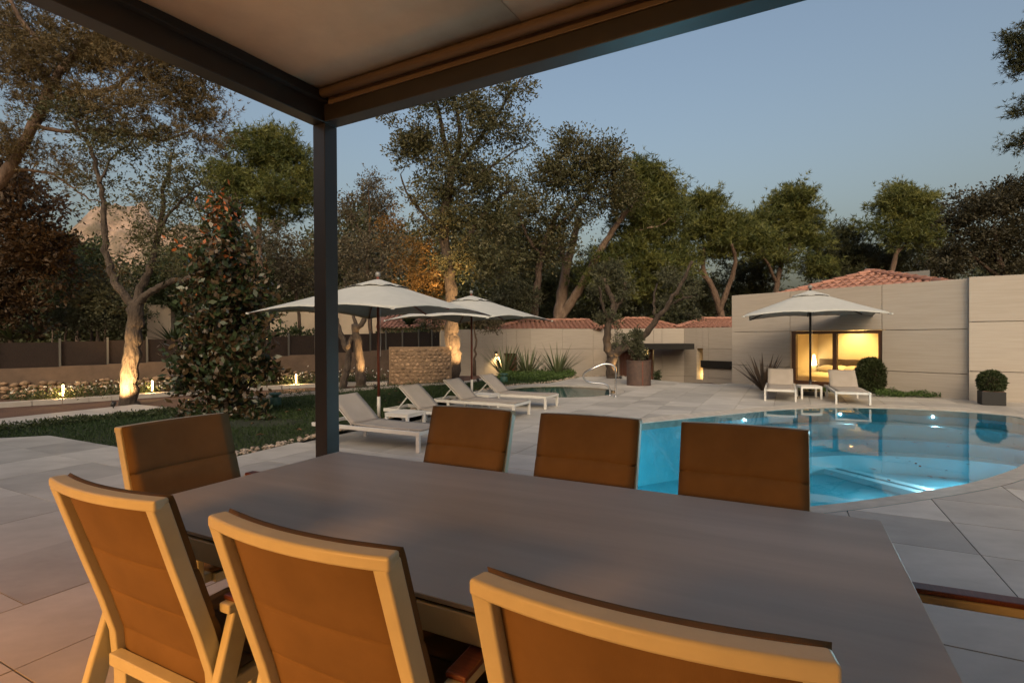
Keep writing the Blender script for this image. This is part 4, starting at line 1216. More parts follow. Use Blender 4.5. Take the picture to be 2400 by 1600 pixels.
# entrance front: recessed under the canopy
p3b = cw(1340, 22.6); p4 = cw(1860, 22.2); p5 = cw(1860, 22.2); p6 = cw(2260, 20.2)
zc0, zc1 = P(*C4(0, 738), 21.3).z, P(*C4(0, 700), 21.3).z
sD0, sD1 = along(p3b, p4, 1350, 0), along(p3b, p4, 1620, 0)
zc0 -= 0.03
dd, nn_, an_ = wallrun(p3b, p4, 3, [(sD0, sD1, zc0, ZEF)])
sE0, sE1 = along(p5, p6, 1958, 0), along(p5, p6, 2006, 0)
d5, n5, a5 = wallrun(p5, p6, 2, [(sE0, sE1, P(*C4(0, 742), 21.3).z, P(*C4(0, 985), 21.3).z)])
# canopy slab
q0 = P(*C4(1312, 718), 21.0); q1 = P(*C4(1935, 718), 21.0)
m = MB(); cc = (q0 + q1) / 2; m.box((cc.x, cc.y + .55, (zc0 + zc1) / 2 + .012), (q1.x - q0.x, 1.3, zc1 - zc0), math.atan2(q1.y - q0.y, q1.x - q0.x) - R(3)); m.build('entrance_canopy', 'black_slab', eb, bevel=0.01)
# slatted wooden door, glazed lit opening
for k in range(9):
    s_ = sD0 + .08 + k * .105
    c = p3b + dd * s_ + nn_ * .34; MB().box((c.x, c.y, (zc0 + ZEF) / 2), (.07, .05, zc0 - ZEF - .02), an_).build('door_slat', 'door_wood', eb)
c = p3b + dd * (sD0 + .5) + nn_ * .40; MB().box((c.x, c.y, (zc0 + ZEF) / 2), (1.0, .04, zc0 - ZEF - .02), an_).build('entrance_door', 'door_wood', eb)
c = p3b + dd * (sD1 - .10) + nn_ * .30; MB().box((c.x, c.y, (zc0 + ZEF) / 2), (.18, .2, zc0 - ZEF - .02), an_).build('door_jamb', 'door_wood', eb)
hallp = p3b + dd * ((sD0 + 1.1 + sD1 - .2) / 2)
c = hallp + nn_ * 1.6; MB().box((c.x, c.y, .15), (2.2, .1, 2.6), an_).build('hall_wall', 'room_wall', eb)
c = hallp + nn_ * 1.0; MB().box((c.x, c.y, zc0 + .16), (2.2, 1.3, .1), an_).build('hall_ceiling', 'room_wall', eb)
for s_ in (-.75, .75):
    c = hallp + dd * s_ + nn_ * 1.0; MB().box((c.x, c.y, .1), (.08, 1.2, 2.5), an_).build('hall_wall', 'room_wall', eb)
c = hallp + nn_ * 1.0 + dd * .2; point_light('hall_lamp', (c.x, c.y, zc0 - .15), 30, (1.0, 0.66, 0.25), 0.08, eb)
c = hallp + nn_ * .36 - dd * .06; MB().box((c.x, c.y, zc0 - .62), (.30, .03, .75), an_).build('hall_mirror', 'black_slab', eb)
# lit slot and dark window band in the right wing
c = p5 + d5 * ((sE0 + sE1) / 2) + n5 * .75; MB().box((c.x, c.y, .15), (1.2, .1, 2.6), a5).build('slot_wall', 'room_wall', eb)
c = p5 + d5 * ((sE0 + sE1) / 2 - .02) + n5 * .45; point_light('slot_lamp', (c.x, c.y, -.2), 12, (1.0, 0.66, 0.25), 0.06, eb)
sF0 = along(p5, p6, 1996, 0); c0 = P(*C4(1996, 868), 20.9); c1_ = p5 + d5 * ((sF0 + (p6 - p5).length) / 2) - n5 * .03
zb0, zb1 = P(*C4(0, 898), 20.6).z, P(*C4(0, 838), 20.6).z
MB().box((c1_.x, c1_.y, (zb0 + zb1) / 2), ((p6 - p5).length - sF0, .06, zb1 - zb0), a5).build('window_band', 'black_slab', eb)
# roofs of the entrance building (joined tiles, too small to pick apart)
rfar = MB(); rdk = MB()
def far_roof(x0, x1, xa, xb, ye, ya, D, back=4.0):
    """eave from crop x0 to x1 at height ye, ridge from xa to xb at height ya"""
    e0, e1 = P(*C4(x0, ye), D), P(*C4(x1, ye), D)
    a_, b_ = P(*C4(xa, ya), D + back * .55), P(*C4(xb, ya), D + back * .55)
    e0.z = e1.z = (e0.z + e1.z) / 2; a_.z = b_.z = (a_.z + b_.z) / 2
    pl_ = hip_face(None, e0, e1, a_, b_, False, rfar, .21, .36)
    k0, k1 = e0 + Vector((0, back * 1.1, 0)), e1 + Vector((0, back * 1.1, 0))
    k0.x *= (D + back * 1.1) / D * .985; k1.x = e1.x + (k0.x - e0.x)
    s_ = MB(); p_ = hip_face(None, k0, e0, a_ - Vector((0, .01, 0)), a_, False, rfar, .21, .36)
    rdk.add([v_ for v_ in pl_.v], [(0, 1, 2, 3)]); rdk.add([k0, e0, a_], [(0, 1, 2)]); rdk.add([e1, k1, b_], [(0, 1, 2)])
    for a1, b1 in ((e0, a_), (e1, b_), (a_, b_)): hip_line(None, a1, b1, False, rfar)
far_roof(310, 1215, 590, 1090, 585, 518, 22.6)
far_roof(1190, 1850, 1400, 1560, 580, 504, 24.2)
far_roof(1790, 2420, 2010, 2400, 572, 504, 23.0)
rr = empty('roof'); rr.parent = eb
o = rfar.build('roof_tiles', 'tile_clay_far', rr); o['kind'] = 'stuff'
rdk.build('roof_deck', 'tile_clay_far', rr)
settle(eb, Vector((p3.x, p3.y, ZEF)))

# wall lamp, in-ground uplights at the building
def sconce(px, py, D, label, e):
    t = empty('wall_lamp'); tag(t, label, 'wall lamp')
    c = P(px, py, D)
    MB().box(c + Vector((0, .03, .03)), (.09, .1, .12), an_).build('housing', 'dark_metal', t)
    MB().box(c + Vector((0, 0, -.045)), (.06, .06, .02), an_).build('lamp_glass', 'glow_warm', t)
    spot_light('lamp_light', c + Vector((0, -.02, -.07)), c + Vector((0.02, .06, -1)), e, (1.0, .66, .26), 120, .9, .03, t)
    return settle(t, c)
sconce(1163, 828, 21.96, 'small lit wall lamp left of the recessed side door', 150)
def uplight(loc, target, e, label, ang=70, fixture=True, col=WARM):
    t = empty('uplight'); tag(t, label, 'uplight', 'garden uplights')
    loc = Vector(loc); d = (Vector(target) - loc).normalized(); M3 = d.to_track_quat('Z', 'Y').to_matrix()
    for nm, prof, mt in (('housing', [(0, -.05), (.04, -.05), (.045, .035), (.038, .035), (.038, .02)], 'dark_metal'), ('lens', [(.0, .022), (.037, .022)], 'glow_warm')):
        m = MB(); m.lathe(prof, n=14); m.v = [tuple(loc + M3 @ Vector(v_)) for v_ in m.v]; m.build(nm, mt, t, True)
    m = MB(); m.tube([(loc.x, loc.y, loc.z - .22), (loc.x, loc.y, loc.z - .04)], .01, 6); m.build('spike', 'dark_metal', t)
    spot_light('lamp_light', loc + d * .05, target, e, col, ang, .7, .04, t)
    return settle(t, (loc.x, loc.y, loc.z - .1))
for i, (x, D) in enumerate(((1150, 22.25), (1235, 22.5))):
    q = P(*C4(x, 930), D); q.y -= .06
    uplight((q.x, q.y, -.55), (q.x, q.y + .12, 2), 14, 'uplight washing the building wall, %s of the tree' % ('farther left' if i == 0 else 'just left'), 60)
# ================================================================== FENCE AND GARDEN WALL (left)
fpts = smooth_open([Vector(p) for p in ((-17.5, 8.2, 0), (-12.2, 12.5, 0), (-9.2, 14.9, 0), (-6.4, 17.2, 0), (-4.6, 19.2, 0), (-3.0, 22.0, 0))], 4)
gw = empty('retaining_wall'); tag(gw, 'low brown concrete wall with a rubble stone foot behind the flower bed', 'wall')
fe = empty('reed_fence'); tag(fe, 'dark brown reed screen fence on metal posts above the low wall', 'fence')
rub = []
for k in range(5):
    q = IV * (1 + rng.uniform(-.16, .16, (len(IV), 1))) * np.array((1.0, .5, .72))
    _o = mesh_np('stone', q, IF, 'rubble'); rub.append(_o.data); bpy.data.objects.remove(_o)
acc = 0; nst = 0
for i in range(len(fpts) - 1):
    a, b = fpts[i], fpts[i + 1]; d = b - a; L = d.length; d.normalize(); nrm = Vector((-d.y, d.x, 0)); an = math.atan2(d.y, d.x)
    zt = 0.60 + 0.011 * (i * 2); c = (a + b) / 2
    MB().box((c.x, c.y, (zt - .2) / 2), (L + .02, .20, zt + .2), an).build('wall_block', 'concrete_wall', gw)
    MB().box((c.x - nrm.x * -.02, c.y + nrm.y * .02, zt + .30), (L - .03, .05, .62), an).build('reed_panel', 'reed', fe)
    for s in (0, ) if L < 1.9 else (0, .5):
        p = a + d * (L * s) - nrm * .05
        MB().box((p.x, p.y, zt + .19), (.045, .045, 1.0), an).build('post', 'fence_steel', fe)
    if i < 14:
        x = 0.0
        while x < L:
            z = 0.02
            while z < .34:
                sz = random.uniform(.06, .105)
                p = a + d * (x + random.uniform(-.03, .03)) - nrm * .13
                o = link(bpy.data.objects.new('stone', random.choice(rub)), gw); nst += 1
                o.location = (p.x, p.y, z); o.rotation_euler = (0, random.uniform(-.3, .3), an); o.scale = (sz * 1.2, sz, sz)
                z += sz * 1.25
            x += .17
settle(gw, fpts[8]); settle(fe, fpts[8])

# curved rubble stone shower screen
sw = empty('stone_screen'); tag(sw, 'curved rubble stone shower screen beyond the lawn', 'wall')
sc0, sc1 = G(912, 899), G(1022, 893); cen = (sc0 + sc1) / 2 + Vector((.1, 1.0, 0)); rad = (sc0 - cen).length
t0_ = math.atan2(sc0.y - cen.y, sc0.x - cen.x); t1_ = math.atan2(sc1.y - cen.y, sc1.x - cen.x)
if t1_ < t0_: t1_ += 2 * math.pi
HS = 1.10; m = MB(); nseg = 14; vs_ = []
for k in range(nseg + 1):
    t = t0_ + (t1_ - t0_) * k / nseg
    for r_ in (rad, rad - .28):
        for z in (-.1, HS): vs_.append((cen.x + math.cos(t) * r_, cen.y + math.sin(t) * r_, z))
fs_ = []
for k in range(nseg):
    o_ = k * 4; fs_ += [(o_, o_ + 4, o_ + 5, o_ + 1), (o_ + 2, o_ + 3, o_ + 7, o_ + 6), (o_ + 1, o_ + 5, o_ + 7, o_ + 3)]
fs_ += [(0, 1, 3, 2), (nseg * 4, nseg * 4 + 2, nseg * 4 + 3, nseg * 4 + 1)]
m.add(vs_, fs_); m.build('wall_core', 'mortar', sw)
Larc = rad * (t1_ - t0_); z = 0.04; row = 0
while z < HS - .03:
    x = 0.03 + random.uniform(0, .06)
    hrow = random.uniform(.085, .13)
    while x < Larc:
        w_ = random.uniform(.05, .095); t = t0_ + (x + w_) / rad
        if x + 2 * w_ > Larc: break
        o = link(bpy.data.objects.new('stone', random.choice(rub)), sw)
        o.location = (cen.x + math.cos(t) * (rad - .008), cen.y + math.sin(t) * (rad - .008), z + random.uniform(-.015, .015))
        o.rotation_euler = (0, random.uniform(-.35, .35), t + math.pi / 2); o.scale = (w_ * 1.02, .055, hrow * .66)
        x += 2 * w_ + .012
    z += hrow
settle(sw, cen)
m = MB(); q = P(1040, 850, 17.4); m.box((q.x + .1, q.y, .45), (.5, .25, 1.1), R(-10)); o = m.build('stone_pier', 'mortar'); tag(o, 'short stone pier between the shower screen and the uplit trunk', 'pier')

# neighbour house behind the fence
nh = empty('neighbour_house'); tag(nh, 'beige neighbour house with low clay roof behind the reed fence', 'house')
def wbox_px(x0, x1, y0, y1, D, name, mt, th=.3, par=nh):
    a, b = PV(x0, y1, D), PV(x1, y0, D); return MB().b2((a.x, D, a.z), (b.x, D + th, b.z)).build(name, mt, par)
wbox_px(612, 735, 716, 800, 26, 'wall', 'plaster'); wbox_px(868, 1030, 754, 800, 29, 'wall', 'plaster')
wbox_px(735.5, 867, 700, 800, 29.5, 'wall', 'plaster')
for x0 in (905, 985): wbox_px(x0, x0 + 16, 766, 782, 28.98, 'window', 'black_slab', .03)
nr_ = MB(); nd = MB()
e0, e1 = PV(862, 752, 28.5), PV(1045, 752, 28.5); a0, a1 = PV(872, 727, 31), PV(1030, 727, 31)
e0.z = e1.z; a0.z = a1.z
pl_ = hip_face(None, e0, e1, a0, a1, False, nr_, .25, .36); nd.add(pl_.v, pl_.f)
e0, e1 = PV(760, 704, 29), PV(840, 704, 29); a0, a1 = PV(770, 655, 32), PV(820, 655, 32); e0.z = e1.z; a0.z = a1.z
rr = empty('roof'); rr.parent = nh
o = nr_.build('roof_tiles', 'tile_clay_far', rr); o['kind'] = 'stuff'
nd.build('roof_deck', 'tile_clay_far', rr)
settle(nh, PV(940, 800, 29) * Vector((1, 1, 0)) if False else Vector((PV(940, 800, 29).x, 29, -1)))
wl_ = MB(); a, b = PV(338, 790, 19.5), PV(392, 700, 19.5); wl_.b2((a.x, 19.5, -.2), (b.x, 19.75, b.z)); o = wl_.build('boundary_wall', 'plaster'); tag(o, 'pale plaster wall end behind the uplit forked tree', 'wall')

# ================================================================== GARDEN LAMPS
def bollard(px, py, label, hgt=.28):
    p = G(px, py, .07); t = empty('bollard_lamp'); tag(t, label, 'bollard lamp', 'tube lamps along the kerb')
    m = MB(); m.tube([(p.x, p.y, .07), (p.x, p.y, .095)], .05, 12); m.build('foot', 'dark_metal', t)
    m = MB(); m.tube([(p.x, p.y, .096), (p.x, p.y, .07 + hgt)], .018, 12); m.build('light_tube', 'glow_tube', t, True)
    m = MB(); m.tube([(p.x, p.y, .07 + hgt), (p.x, p.y, .082 + hgt)], .027, 12); m.build('cap', 'dark_metal', t)
    point_light('lamp_light', (p.x + .0, p.y - .06, .2), 22, (1.0, .58, .2), .03, t)
    return settle(t, p)
bollard(148, 930, 'lit tube bollard farthest left on the kerb'); bollard(357, 918, 'lit tube bollard just right of the uplit forked trunk')
bollard(556, 906, 'lit tube bollard half hidden by the magnolia'); bollard(694, 900, 'lit tube bollard just left of the pergola post')
def speaker(p, label):
    t = empty('garden_speaker'); tag(t, label, 'garden speaker', 'green mushroom garden speakers')
    for nm, prof in (('body', [(.0, 0), (.115, 0), (.12, .02), (.115, .15), (.105, .17), (0, .17)]), ('neck', [(.07, .17), (.07, .225)]), ('cap', [(0, .225), (.125, .225), (.13, .235), (.11, .265), (0, .275)])):
        m = MB(); m.lathe(prof, (p.x, p.y, -.012), 18); m.build(nm, 'speaker_green', t, True)
    return settle(t, p)
speaker(G(645, 949), 'green mushroom speaker on the lawn beside the magnolia'); speaker(G(1181, 894), 'green mushroom speaker on the lawn behind the farthest lounger')

# ================================================================== VEGETATION
def leaf_quads(cen, size, aspect=.45, up=0.0, fold=.0, tip=None):
    """rhombic leaves at points cen with random directions"""
    n_ = len(cen)
    d = rng.normal(0, 1, (n_, 3)); d[:, 2] += up; d /= np.linalg.norm(d, axis=1, keepdims=True)
    if tip is not None:
        d = tip + d * .7; d /= np.linalg.norm(d, axis=1, keepdims=True)
    e = np.cross(d, rng.normal(0, 1, (n_, 3))); e /= np.maximum(np.linalg.norm(e, axis=1, keepdims=True), 1e-6)
    s = (size * rng.uniform(.65, 1.3, n_))[:, None]
    v_ = np.stack((cen, cen + d * s * .5 + e * s * aspect * .5, cen + d * s, cen + d * s * .45 - e * s * aspect * .5), 1)
    return v_.reshape(-1, 3), np.arange(n_ * 4).reshape(-1, 4)
def needle_tufts(cen, size, per, tip):
    n_ = len(cen)
    ax = rng.normal(0, .45, (n_, 3)) + tip; ax[:, 2] += .25; ax /= np.linalg.norm(ax, axis=1, keepdims=True)
    c = np.repeat(cen, per, 0); d = np.repeat(ax, per, 0) * .8 + rng.normal(0, .6, (n_ * per, 3)); d /= np.linalg.norm(d, axis=1, keepdims=True)
    e = np.cross(d, rng.normal(0, 1, (n_ * per, 3))); e /= np.maximum(np.linalg.norm(e, axis=1, keepdims=True), 1e-6)
    s = (size * rng.uniform(.7, 1.25, n_ * per))[:, None]; w_ = s * .075
    v_ = np.stack((c - e * w_, c + e * w_, c + d * s), 1)
    return v_.reshape(-1, 3), np.arange(n_ * per * 3).reshape(-1, 3)

def limb_path(pts, D, k=5, wob=.05, dep=None):
    """view pixels (2352 wide) -> smooth world path with a little depth wander"""
    q = []
    for i, p in enumerate(pts):
        dd = D + (p[2] if len(p) > 2 else (dep[i] if dep else 0))
        q.append(PV(p[0], p[1], dd))
    s = smooth_open(q, k)
    for i in range(1, len(s) - 1): s[i] = s[i] + Vector(rng.normal(0, wob * .35, 3))
    return s

def tree(name, label, D, limbs, lobes, kind='oak', leafm='leaf_oak', bark='bark', leaf=.09, group=None, cat='tree', clusters=1.0, per=60, crad=.34,
         base_z=None, twig=.012, parts2=None, shell=.35, wob=.05, flat=.8, up=0.0):
    """limbs: (view pixels, r0, r1); lobes: (vx, vy, rx, ry, n_clusters[, depth offset])"""
    t = empty(name); tag(t, label, cat, group)
    nodes = []; tr_ = MB(); paths = []
    for li, (pts, r0, r1) in enumerate(limbs):
        dep = [0.0] * len(pts)
        if li > 0:
            tot = random.uniform(-.9, .9) * (len(pts) - 1) * D / 40
            dep = [tot * i / (len(pts) - 1) for i in range(len(pts))]
        s = limb_path(pts, D, 5, wob, dep)
        if li == 0:
            gzv = gz(s[0].x, s[0].y) if base_z is None else base_z
            s = [Vector((s[0].x, s[0].y, gzv - .1))] + s if s[0].z > gzv - .05 else [Vector((s[0].x, s[0].y, gzv - .1))] + s[1:]
        m_ = len(s)
        rr = [r0 + (r1 - r0) * (i / (m_ - 1)) for i in range(m_)]
        if li == 0: rr[0] *= 1.35; rr[1] *= 1.12
        rr = [r * (1 + .10 * math.sin(i * 2.1 + li)) for i, r in enumerate(rr)]
        tr_.tube(s, rr, 10 if r0 * FPX / D > 6 else 7)
        st_ = 2 if li == 0 else 1
        nodes += [tuple(p) + (r,) for p, r in zip(s[st_ * 2:], rr[st_ * 2:])]
    trunk = tr_.build('trunk', bark, t, True)
    base = Vector(tr_.v[0]); 
    # cluster centres
    ctr = []; wgt = []
    px_m = D / FPX / .98
    lobes2 = []
    for lb in lobes:
        vx, vy, rx, ry, n_ = lb[:5]; dof = lb[5] if len(lb) > 5 else 0.0
        k_ = 4 if n_ >= 20 else (2 if n_ >= 12 else 1)
        if k_ == 1: lobes2.append((vx, vy, rx, ry, n_, dof)); continue
        for i_ in range(k_ + 1):
            a_ = rng.uniform(0, 6.28); q_ = rng.uniform(.35, .75); f_s = rng.uniform(.42, .66)
            if i_ == k_: q_, f_s = 0.0, .6
            lobes2.append((vx + math.cos(a_) * rx * q_, vy + math.sin(a_) * ry * q_, rx * f_s, ry * f_s, n_ * 1.15 / (k_ + 1), dof + rng.normal(0, .35) * rx * px_m))
    for lb in lobes2:
        vx, vy, rx, ry, n_ = lb[:5]; dof = lb[5] if len(lb) > 5 else 0.0
        c = np.array(PV(vx, vy, D + dof)); n_ = max(3, int(n_ * clusters))
        q = rng.normal(0, 1, (n_, 3)); q /= np.linalg.norm(q, axis=1, keepdims=True)
        q *= (shell + (1 - shell) * rng.random((n_, 1))) ** .6
        q *= np.array((rx * px_m, (rx + ry) / 2 * px_m * flat, ry * px_m))
        ctr.append(c + q)
    ctr = np.concatenate(ctr)
    # twigs: connect each cluster to the nearest skeleton node
    N = np.array(nodes); order = np.argsort(((ctr[:, None, :] - N[None, :, :3]) ** 2).sum(2).min(1))
    pool_n = np.zeros((len(N) + len(ctr) * 3, 4)); pool_n[:len(N)] = N; cnt = len(N)
    tw = MB()
    for i in order:
        c = ctr[i]; dist = ((pool_n[:cnt, :3] - c) ** 2).sum(1)
        dist = dist + (pool_n[:cnt, 2] > c[2] + .2) * dist * .6
        j = int(np.argmin(dist)); a = pool_n[j]; L = math.sqrt(((a[:3] - c) ** 2).sum())
        if L < .05: continue
        mid = a[:3] * .5 + c * .5 + rng.normal(0, .10, 3) * L + np.array((0, 0, -.06 * L if kind != 'pine' else .05 * L))
        r0 = min(a[3] * .7, twig + .012 * L); r1 = max(twig * .45, r0 * .45)
        tw.tube([a[:3], mid, c], [r0, (r0 + r1) / 2, r1], 4 if r0 * FPX / D < 3 else 6, False)
        pool_n[cnt] = (*mid, (r0 + r1) / 2); pool_n[cnt + 1] = (*c, r1); cnt += 2
    o_b = tw.build('branches', bark, t, True); o_b['kind'] = 'stuff'
    n_c = len(ctr)
    S_ = 6                                        # short sprigs fan out from every cluster, leaves sit along them
    sd_ = rng.normal(0, 1, (n_c, S_, 3)); sd_[:, :, 2] = sd_[:, :, 2] * (.7 if kind != 'pine' else .45) + (.15 if kind != 'pine' else .35)
    sd_ /= np.linalg.norm(sd_, axis=2, keepdims=True)
    sl_ = crad * rng.uniform(.55, 1.15, (n_c, S_, 1))
    m_ = max(2, per // S_)
    tt = (rng.random((n_c, S_, m_, 1)) * .8 + .2) if kind != 'pine' else (rng.random((n_c, S_, m_, 1)) ** .6)
    cn = ctr[:, None, None, :] + (sd_ * sl_)[:, :, None, :] * tt + rng.normal(0, 1, (n_c, S_, m_, 3)) * (leaf * .55 if kind != 'pine' else leaf * .28)
    cn = cn.reshape(-1, 3); tip = np.repeat(sd_.reshape(-1, 3), m_, 0)
    per_c = S_ * m_
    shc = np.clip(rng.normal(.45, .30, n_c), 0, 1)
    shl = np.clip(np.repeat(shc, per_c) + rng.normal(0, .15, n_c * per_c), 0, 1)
    if kind == 'pine':
        per_t = 6; v_, f_ = needle_tufts(cn, leaf * .8, per_t, tip); sh_v = np.repeat(shl, per_t * 3)
    else:
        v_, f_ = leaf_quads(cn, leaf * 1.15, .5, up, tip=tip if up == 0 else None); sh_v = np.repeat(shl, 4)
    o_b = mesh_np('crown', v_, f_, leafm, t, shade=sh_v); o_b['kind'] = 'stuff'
    if parts2:
        for nm, lm, lb2, n2_, lf2 in parts2:
            cc = []
            for lb in lb2:
                c = np.array(PV(lb[0], lb[1], D + (lb[5] if len(lb) > 5 else 0))); k = lb[4]
                q = rng.normal(0, .5, (k, 3)) * np.array((lb[2] * px_m, (lb[2] + lb[3]) / 2 * px_m, lb[3] * px_m)); cc.append(c + q)
            cc = np.concatenate(cc); cn = np.repeat(cc, n2_, 0) + rng.normal(0, .12, (len(cc) * n2_, 3))
            v_, f_ = leaf_quads(cn, lf2, .5); o_b = mesh_np(nm, v_, f_, lm, t, shade=rng.random(len(v_))); o_b['kind'] = 'stuff'
    settle(t, base)
    return t
GT = 'trees around the garden'
# 1 leaning pine, upper left
tree('pine_tree', 'large leaning pine with sparse brown green needles at the upper left', 12.0,
     [([(-190, 915), (-90, 560), (-30, 450), (20, 385), (75, 290), (110, 215), (150, 150), (230, 70), (330, -30)], .15, .06),
      ([(105, 225), (170, 212), (260, 205), (310, 150), (345, 100)], .06, .03), ([(75, 290), (160, 300), (260, 300), (370, 320), (440, 300)], .05, .018),
      ([(150, 150), (60, 60), (0, -40)], .07, .03), ([(310, 160), (400, 150), (480, 200)], .03, .012), ([(20, 385), (120, 400), (180, 440), (240, 470)], .035, .012)],
     [(40, 40, 150, 90, 60), (200, 60, 140, 80, 56), (60, 170, 120, 80, 44), (260, 150, 120, 70, 50), (360, 150, 90, 60, 34), (430, 210, 70, 60, 30), (300, 250, 130, 45, 34), (440, 270, 60, 45, 22),
      (150, 260, 110, 50, 26), (340, 310, 140, 30, 26), (60, 330, 80, 50, 16), (180, 380, 130, 40, 15), (470, 330, 40, 40, 7), (-60, 200, 90, 160, 24)],
     'pine', 'leaf_pine_brown', 'bark_pine', leaf=.13, group=GT, per=44, crad=.62, twig=.011)
# 2 dark weeping tree at the left edge
tree('weeping_tree', 'dark weeping tree with rusty foliage at the left edge', 15.0, [([(-60, 905), (-40, 760), (10, 600), (30, 470)], .16, .06)],
     [(30, 440, 110, 60, 40), (60, 540, 100, 80, 50), (30, 640, 110, 80, 50), (90, 600, 55, 80, 26), (10, 740, 90, 70, 30), (-40, 500, 80, 160, 30)], 'oak', 'leaf_rust', 'bark_dark', leaf=.10, group=GT, per=110, crad=.75)
# 3 uplit forked tree
tree('forked_tree', 'forked tree with brightly uplit trunk left of the magnolia', 11.1,
     [([(296, 926), (299, 870), (303, 800), (309, 740), (313, 695)], .165, .14), ([(312, 705), (280, 672), (256, 630), (243, 575), (238, 500), (230, 420), (205, 340), (165, 270)], .085, .03),
      ([(312, 705), (328, 650), (350, 600), (368, 520), (378, 440), (395, 350)], .09, .025), ([(316, 700), (350, 668), (390, 648), (440, 635), (490, 600)], .085, .03), ([(230, 420), (260, 360), (310, 320)], .03, .012), ([(368, 520), (420, 460), (460, 420)], .035, .012)],
     [(200, 320, 90, 60, 26), (150, 260, 90, 50, 18), (280, 330, 80, 50, 18), (385, 370, 80, 70, 34), (430, 440, 70, 60, 30), (360, 470, 70, 70, 26), (330, 560, 60, 70, 22), (450, 540, 70, 70, 26), (240, 440, 70, 60, 14), (420, 620, 60, 40, 12)],
     'oak', 'leaf_oak', 'bark', leaf=.055, group=GT, per=55, crad=.42, twig=.009)
# 4 magnolia with rusty leaf backs
tree('magnolia_tree', 'bushy magnolia with glossy dark leaves and orange shoots on the lawn', 9.55,
     [([(520, 950), (523, 850), (518, 740), (513, 620), (512, 500)], .045, .012), ([(505, 955), (470, 850), (455, 760)], .02, .008), ([(535, 950), (580, 860), (600, 780)], .02, .008)],
     [(512, 500, 30, 28, 10), (512, 550, 52, 40, 22), (514, 610, 72, 45, 34), (518, 670, 88, 50, 44), (522, 730, 100, 50, 54), (525, 790, 112, 50, 60), (520, 850, 118, 45, 56), (485, 905, 85, 35, 26), (600, 840, 45, 60, 16), (430, 850, 40, 60, 14)],
     'oak', 'leaf_magnolia', 'bark_dark', leaf=.115, group=GT, per=24, crad=.30, twig=.006, up=.25, shell=.3,
     parts2=[('new_shoots', 'leaf_new', [(512, 490, 34, 34, 24), (500, 555, 60, 35, 20), (560, 640, 60, 60, 7), (470, 650, 30, 60, 5)], 4, .10)])
# 5 green pine behind
tree('pine_tree', 'green crowned pine standing just left of the pergola post', 24.0, [([(612, 770), (608, 700), (598, 620), (594, 530), (602, 440), (600, 360)], .19, .06), ([(598, 560), (560, 500), (540, 440)], .07, .03), ([(600, 480), (650, 440), (690, 420)], .06, .03)],
     [(585, 330, 60, 40, 46), (640, 370, 60, 40, 46), (680, 400, 45, 40, 34), (560, 400, 70, 50, 44), (620, 430, 80, 45, 46), (700, 460, 40, 50, 24), (530, 470, 50, 50, 22), (650, 490, 70, 40, 30)], 'pine', 'leaf_pine', 'bark_pine', leaf=.30, group=GT, per=34, crad=.85)
tree('twiggy_tree', 'dull brown twiggy tree low behind the first parasol, left of the post', 21.0, [([(690, 780), (680, 680), (670, 600)], .08, .03), ([(675, 660), (640, 600), (620, 560)], .04, .015)],
     [(670, 580, 70, 60, 34), (640, 640, 60, 60, 26), (700, 640, 50, 60, 24), (640, 540, 50, 50, 18)], 'oak', 'leaf_dull', 'bark_dark', leaf=.09, group=GT, per=75, crad=.7)
# 6 thin tree right of the post
tree('thin_tree', 'thin tree with brownish leaves just right of the pergola post', 22.0, [([(852, 780), (848, 680), (842, 600), (850, 520), (846, 430)], .10, .03), ([(846, 540), (880, 490), (900, 460)], .04, .012), ([(845, 560), (810, 500), (800, 440)], .04, .012)],
     [(845, 420, 40, 30, 20), (880, 460, 40, 35, 22), (805, 470, 35, 50, 22), (850, 500, 60, 50, 20), (820, 580, 60, 50, 26), (890, 590, 60, 50, 24), (830, 650, 60, 40, 18)], 'oak', 'leaf_dull', 'bark_dark', leaf=.085, group=GT, per=55, crad=.6)
# 7 tall oak with uplit trunk
tree('oak_tree', 'tall oak with uplit trunk rising behind the second parasol', 17.3,
     [([(1037, 874), (1042, 825), (1036, 770), (1037, 720), (1037, 672), (1030, 610), (1020, 540), (1028, 450), (1042, 375)], .27, .13), ([(1042, 375), (1022, 327), (1004, 240), (985, 190)], .11, .03), ([(1038, 395), (1056, 310), (1044, 225), (1050, 170)], .10, .03),
      ([(1030, 600), (1060, 570), (1085, 530), (1130, 470), (1180, 430)], .13, .05), ([(1050, 380), (1100, 320), (1150, 250), (1190, 190), (1210, 170)], .08, .02), ([(1022, 540), (980, 500), (940, 450), (920, 400)], .07, .02), ([(1100, 400), (1180, 350), (1210, 340)], .04, .012)],
     [(1000, 235, 60, 40, 34), (955, 300, 60, 50, 36), (1060, 240, 70, 50, 40), (1110, 310, 80, 60, 50), (925, 360, 45, 50, 24), (1170, 215, 60, 28, 20), (1190, 310, 35, 40, 14), (1030, 340, 80, 50, 40), (1060, 420, 100, 60, 60), (980, 430, 70, 60, 40),
      (1130, 420, 70, 60, 40), (1000, 510, 90, 50, 44), (1100, 510, 100, 60, 56), (1070, 600, 90, 60, 46), (1140, 590, 60, 60, 30), (895, 265, 18, 16, 4)],
     'oak', 'leaf_oak', 'bark', leaf=.085, group=GT, per=70, crad=.55, parts2=[('autumn_leaves', 'leaf_autumn', [(950, 590, 90, 90, 40, 1.0), (985, 650, 80, 50, 40, .6), (905, 540, 60, 60, 20, 1.5)], 70, .09)])
